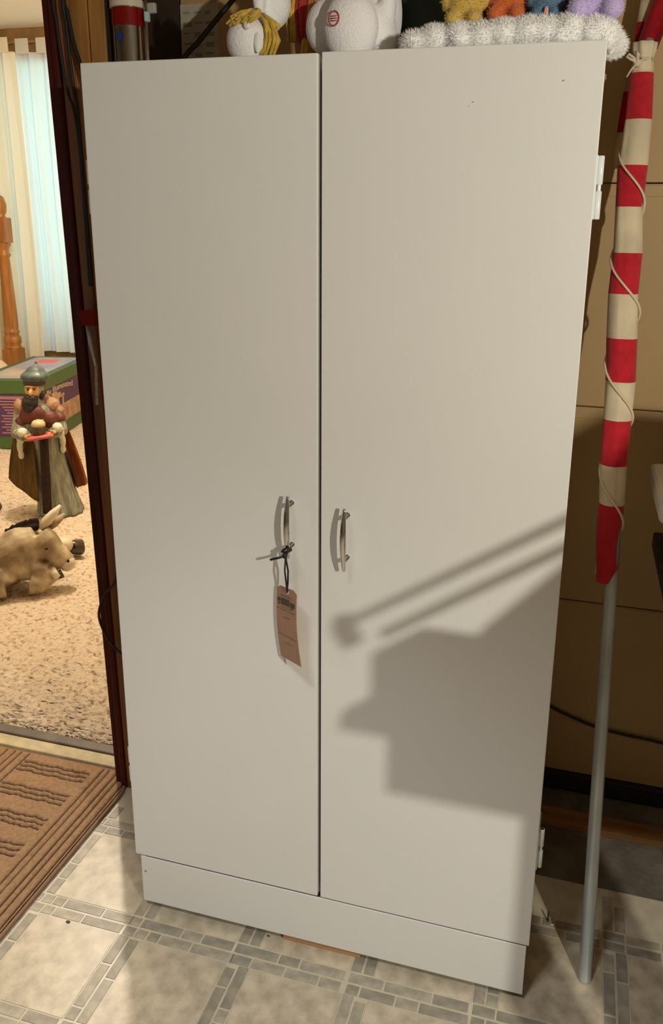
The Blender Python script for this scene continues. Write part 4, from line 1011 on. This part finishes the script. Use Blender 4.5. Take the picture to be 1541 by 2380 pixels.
# ---- curtains with tabs on a rod
def curtain(name, label, x0, x1, z0, z1, y, m_, waves, amp, seed):
    o = thing(name, label, 'curtain', ((x0+x1)/2, y, z0)); rr = random.Random(seed); ph = rr.uniform(0, 6)
    b = B(); N1, N2 = 150, 24; g = []
    for j in range(N2+1):
        t = j/N2; z = z0+(z1-z0)*t; row = []
        for i in range(N1+1):
            s = i/N1; x = x0+(x1-x0)*s
            a = amp*(1-0.55*t)
            yy = y+a*math.sin(2*math.pi*waves*s+ph+0.5*math.sin(3*t))+0.4*a*math.sin(2*math.pi*waves*2.3*s+ph*2+t)
            row.append(b.verts.new((x+0.012*math.sin(7*s+3*t), yy, z)))
        g.append(row)
    for a_, c_ in zip(g, g[1:]):
        for i in range(N1): b.faces.new((a_[i], a_[i+1], c_[i+1], c_[i]))
    cl_ = obj('cloth', b, m_, o, smooth=True)
    n = int((x1-x0)/0.155)
    for k in range(n):
        xc = x0+(k+0.5)*(x1-x0)/n
        bb_ = B(); prism(bb_, [(xc-0.052, z1-0.01), (xc+0.052, z1-0.01), (xc+0.050, z1+0.085), (xc-0.050, z1+0.085)], 'y', y-0.022, y-0.018)
        obj('tab', bb_, m_, o)
    return o
curtain('tab_curtain', 'cream tab-top curtain panel left of the bright window', -4.6, -3.46, 0.30, 2.455, 3.89, curtain_cream, 8, 0.034, 3)
curtain('sheer_curtain', 'white sheer tab-top curtain glowing with daylight at the window', -3.505, -2.85, 0.425, 2.455, 3.945, curtain_sheer, 5, 0.020, 5)
tag(obj('curtain_rod', tube(B(), [(-5.0, 3.945, 2.525), (-2.7, 3.945, 2.525)], 0.012, 12), trim_oak, None, smooth=True), 'brown wooden curtain rod below the oak ceiling trim', 'rod')

# ================================================================== OFF-FRAME: workbench with clutter that throws the shadow on the cabinet
YB = -0.60
def sp(x, z, y=YB):   # where a shadow point on the cabinet front sits on the bench plane
    k = y/LM.y; return x+k*(LM.x-x), z+k*(LM.z-z)
yN, yF = -0.63, -0.57
bl, bz0 = sp(0.116, 0.377, yN); bz1 = sp(0.116, 0.486, yN)[1]
wbn = thing('workbench', 'narrow plywood workbench with open legs right of the cabinet', 'workbench', (1.1, YB, 0.0))
obj('bench_top', bx(bl, 1.70, yN, yF, bz0, bz1, bev=0.003), bench_wood, wbn)
lx = sp(0.339, 0.2, yN)[0]
for x0, x1 in ((lx, lx+0.055), (lx+0.098, lx+0.165), (1.60, 1.65)):
    obj('leg', bx(x0, x1, yN+0.01, yN+0.05, 0.0015, bz0), bench_wood, wbn)
a = sp(0.032, 0.487, yN); c_ = (sp(0.09, 0.572, yN)[0], sp(0.09, 0.572, yF)[1])
pk = obj('timber_offcut', prism(B(), [(a[0], bz1+0.0005), (1.00, bz1+0.0005), (1.00, c_[1]), (c_[0]+0.004, c_[1]), (a[0]+0.004, sp(0.034, 0.525, yN)[1])], 'y', yN, yF), pine)
tag(pk, 'wedge-ended timber offcut overhanging the workbench end', 'timber')
zt = c_[1]+0.0005; t0 = sp(0.086, 0.655, yN); zb1 = sp(0.2, 0.705, yF)[1]
cbx = thing('cardboard_box', 'small cardboard box on the timber offcut on the workbench', 'box', (0.75, YB, zt))
boxR = sp(0.262, 0.7, yN)[0]
obj('box_body', bx(t0[0], boxR, yN, yF, zt, zb1, bev=0.002), card_m, cbx)
obj('tape', bx(t0[0]+0.005, boxR-0.005, -0.612, -0.588, zb1, zb1+0.0008), paper, cbx)
# folding chair frame: two rods meeting in a rubber grip
kn = sp(0.052, 0.680); r1 = sp(0.381, 0.907); r2_ = sp(0.136, 0.699); r3 = sp(0.381, 0.864)
fc_ = thing('folding_stand', 'folded tubular steel stand with a rubber grip lying across the boxes', 'stand', (kn[0], YB, zt))
def ext(p, q, f): return (p[0]+(q[0]-p[0])*f, p[1]+(q[1]-p[1])*f)
e1_ = ext(kn, r1, 1.15); e2_ = ext(r2_, r3, 1.18)
obj('rod', tube(B(), [(kn[0], YB, kn[1]+0.008), (e1_[0], YB, e1_[1])], 0.0042, 10), steel, fc_, smooth=True)
obj('rod', tube(B(), [(r2_[0]-0.015, YB, r2_[1]-0.01), (e2_[0], YB, e2_[1])], 0.0048, 10), steel, fc_, smooth=True)
obj('rubber_grip', tube(B(), [(kn[0]-0.008, YB, kn[1]+0.012), (kn[0]-0.006, YB, kn[1]), (kn[0]+0.004, YB, kn[1]-0.016)], [0.007, 0.0095, 0.0085], 12), rubber, fc_, smooth=True)
# dust sheet draped over a tall pile
s0 = sp(0.268, 0.712, yN); s1 = sp(0.381, 0.839, yN)
sl = (s1[1]-s0[1])/(s1[0]-s0[0])
tz = 1.258; tx = s1[0]+(tz-s1[1])/sl
pts = [(s0[0]-0.02, bz1+0.0008), (1.66, bz1+0.0008), (1.66, 1.19), (1.50, 1.24), (1.30, tz), (tx+0.03, tz), (s1[0]+0.07, s1[1]+0.055), (s1[0], s1[1]), (s0[0], s0[1])]
pts[0:1] = [(boxR+0.0015, zt+0.0005), (1.0025, zt+0.0005), (1.0025, bz1+0.0008)]; pts[-1] = (boxR+0.0015, s0[1])
dsb = prism(B(), pts, 'y', yN, yF)
dsh = obj('dust_sheet_pile', dsb, canvas_m)
tag(dsh, 'sloping pile under a grey canvas dust sheet on the workbench', 'pile')

# ---- lamp bodies (the bulbs are the point lights at the top)
fl = thing('floor_lamp', 'slim floor lamp with a bare bulb right of the workbench', 'lamp', (LM.x, LM.y, 0.0))
obj('base', lathe(B(), [(0.13, 0.002), (0.13, 0.014), (0.02, 0.03)], (LM.x, LM.y, 0), 32), brass, fl)
obj('pole', tube(B(), [(LM.x, LM.y, 0.02), (LM.x, LM.y, LM.z-0.07)], 0.009, 12), brass, fl, smooth=True)
obj('socket', tube(B(), [(LM.x, LM.y, LM.z-0.075), (LM.x, LM.y, LM.z-0.032)], [0.016, 0.014], 14), brass, fl, smooth=True)
dl = thing('slim_lamp', 'thin standing lamp with a small bulb at the far left', 'lamp', (LF.x, LF.y, 0.0))
obj('base', lathe(B(), [(0.11, 0.002), (0.11, 0.014), (0.02, 0.03)], (LF.x, LF.y, 0), 32), brass, dl)
obj('pole', tube(B(), [(LF.x, LF.y, 0.02), (LF.x, LF.y, LF.z-0.03)], 0.008, 12), brass, dl, smooth=True)
clt = thing('ceiling_lamp', 'bare bulb ceiling lamp in the carpeted room', 'lamp', (LR.x, LR.y, 2.62))
obj('rose', lathe(B(), [(0.06, 2.59), (0.06, 2.619)], (LR.x, LR.y, 0), 28), white_plastic, clt)
obj('stem', tube(B(), [(LR.x, LR.y, 2.60), (LR.x, LR.y, LR.z+0.07)], 0.008, 12), white_plastic, clt, smooth=True)
dlt = thing('fill_spot', 'unseen round ceiling spot added as fill in front of the cabinet', 'lamp', (DL.x, DL.y, 2.5))
obj('fill_spot_shade', lathe(B(), [(0.10, 2.435), (0.10, 2.499)], (DL.x, DL.y, 0), 32), white_plastic, dlt, ang=40)
tlt = thing('fill_tube', 'unseen long white ceiling tube added as fill in the garage', 'lamp', (0.7, -1.9, 2.5))
obj('fill_tube_housing', bx(0.13, 1.27, -1.99, -1.81, 2.415, 2.499, bev=0.006), white_plastic, tlt)
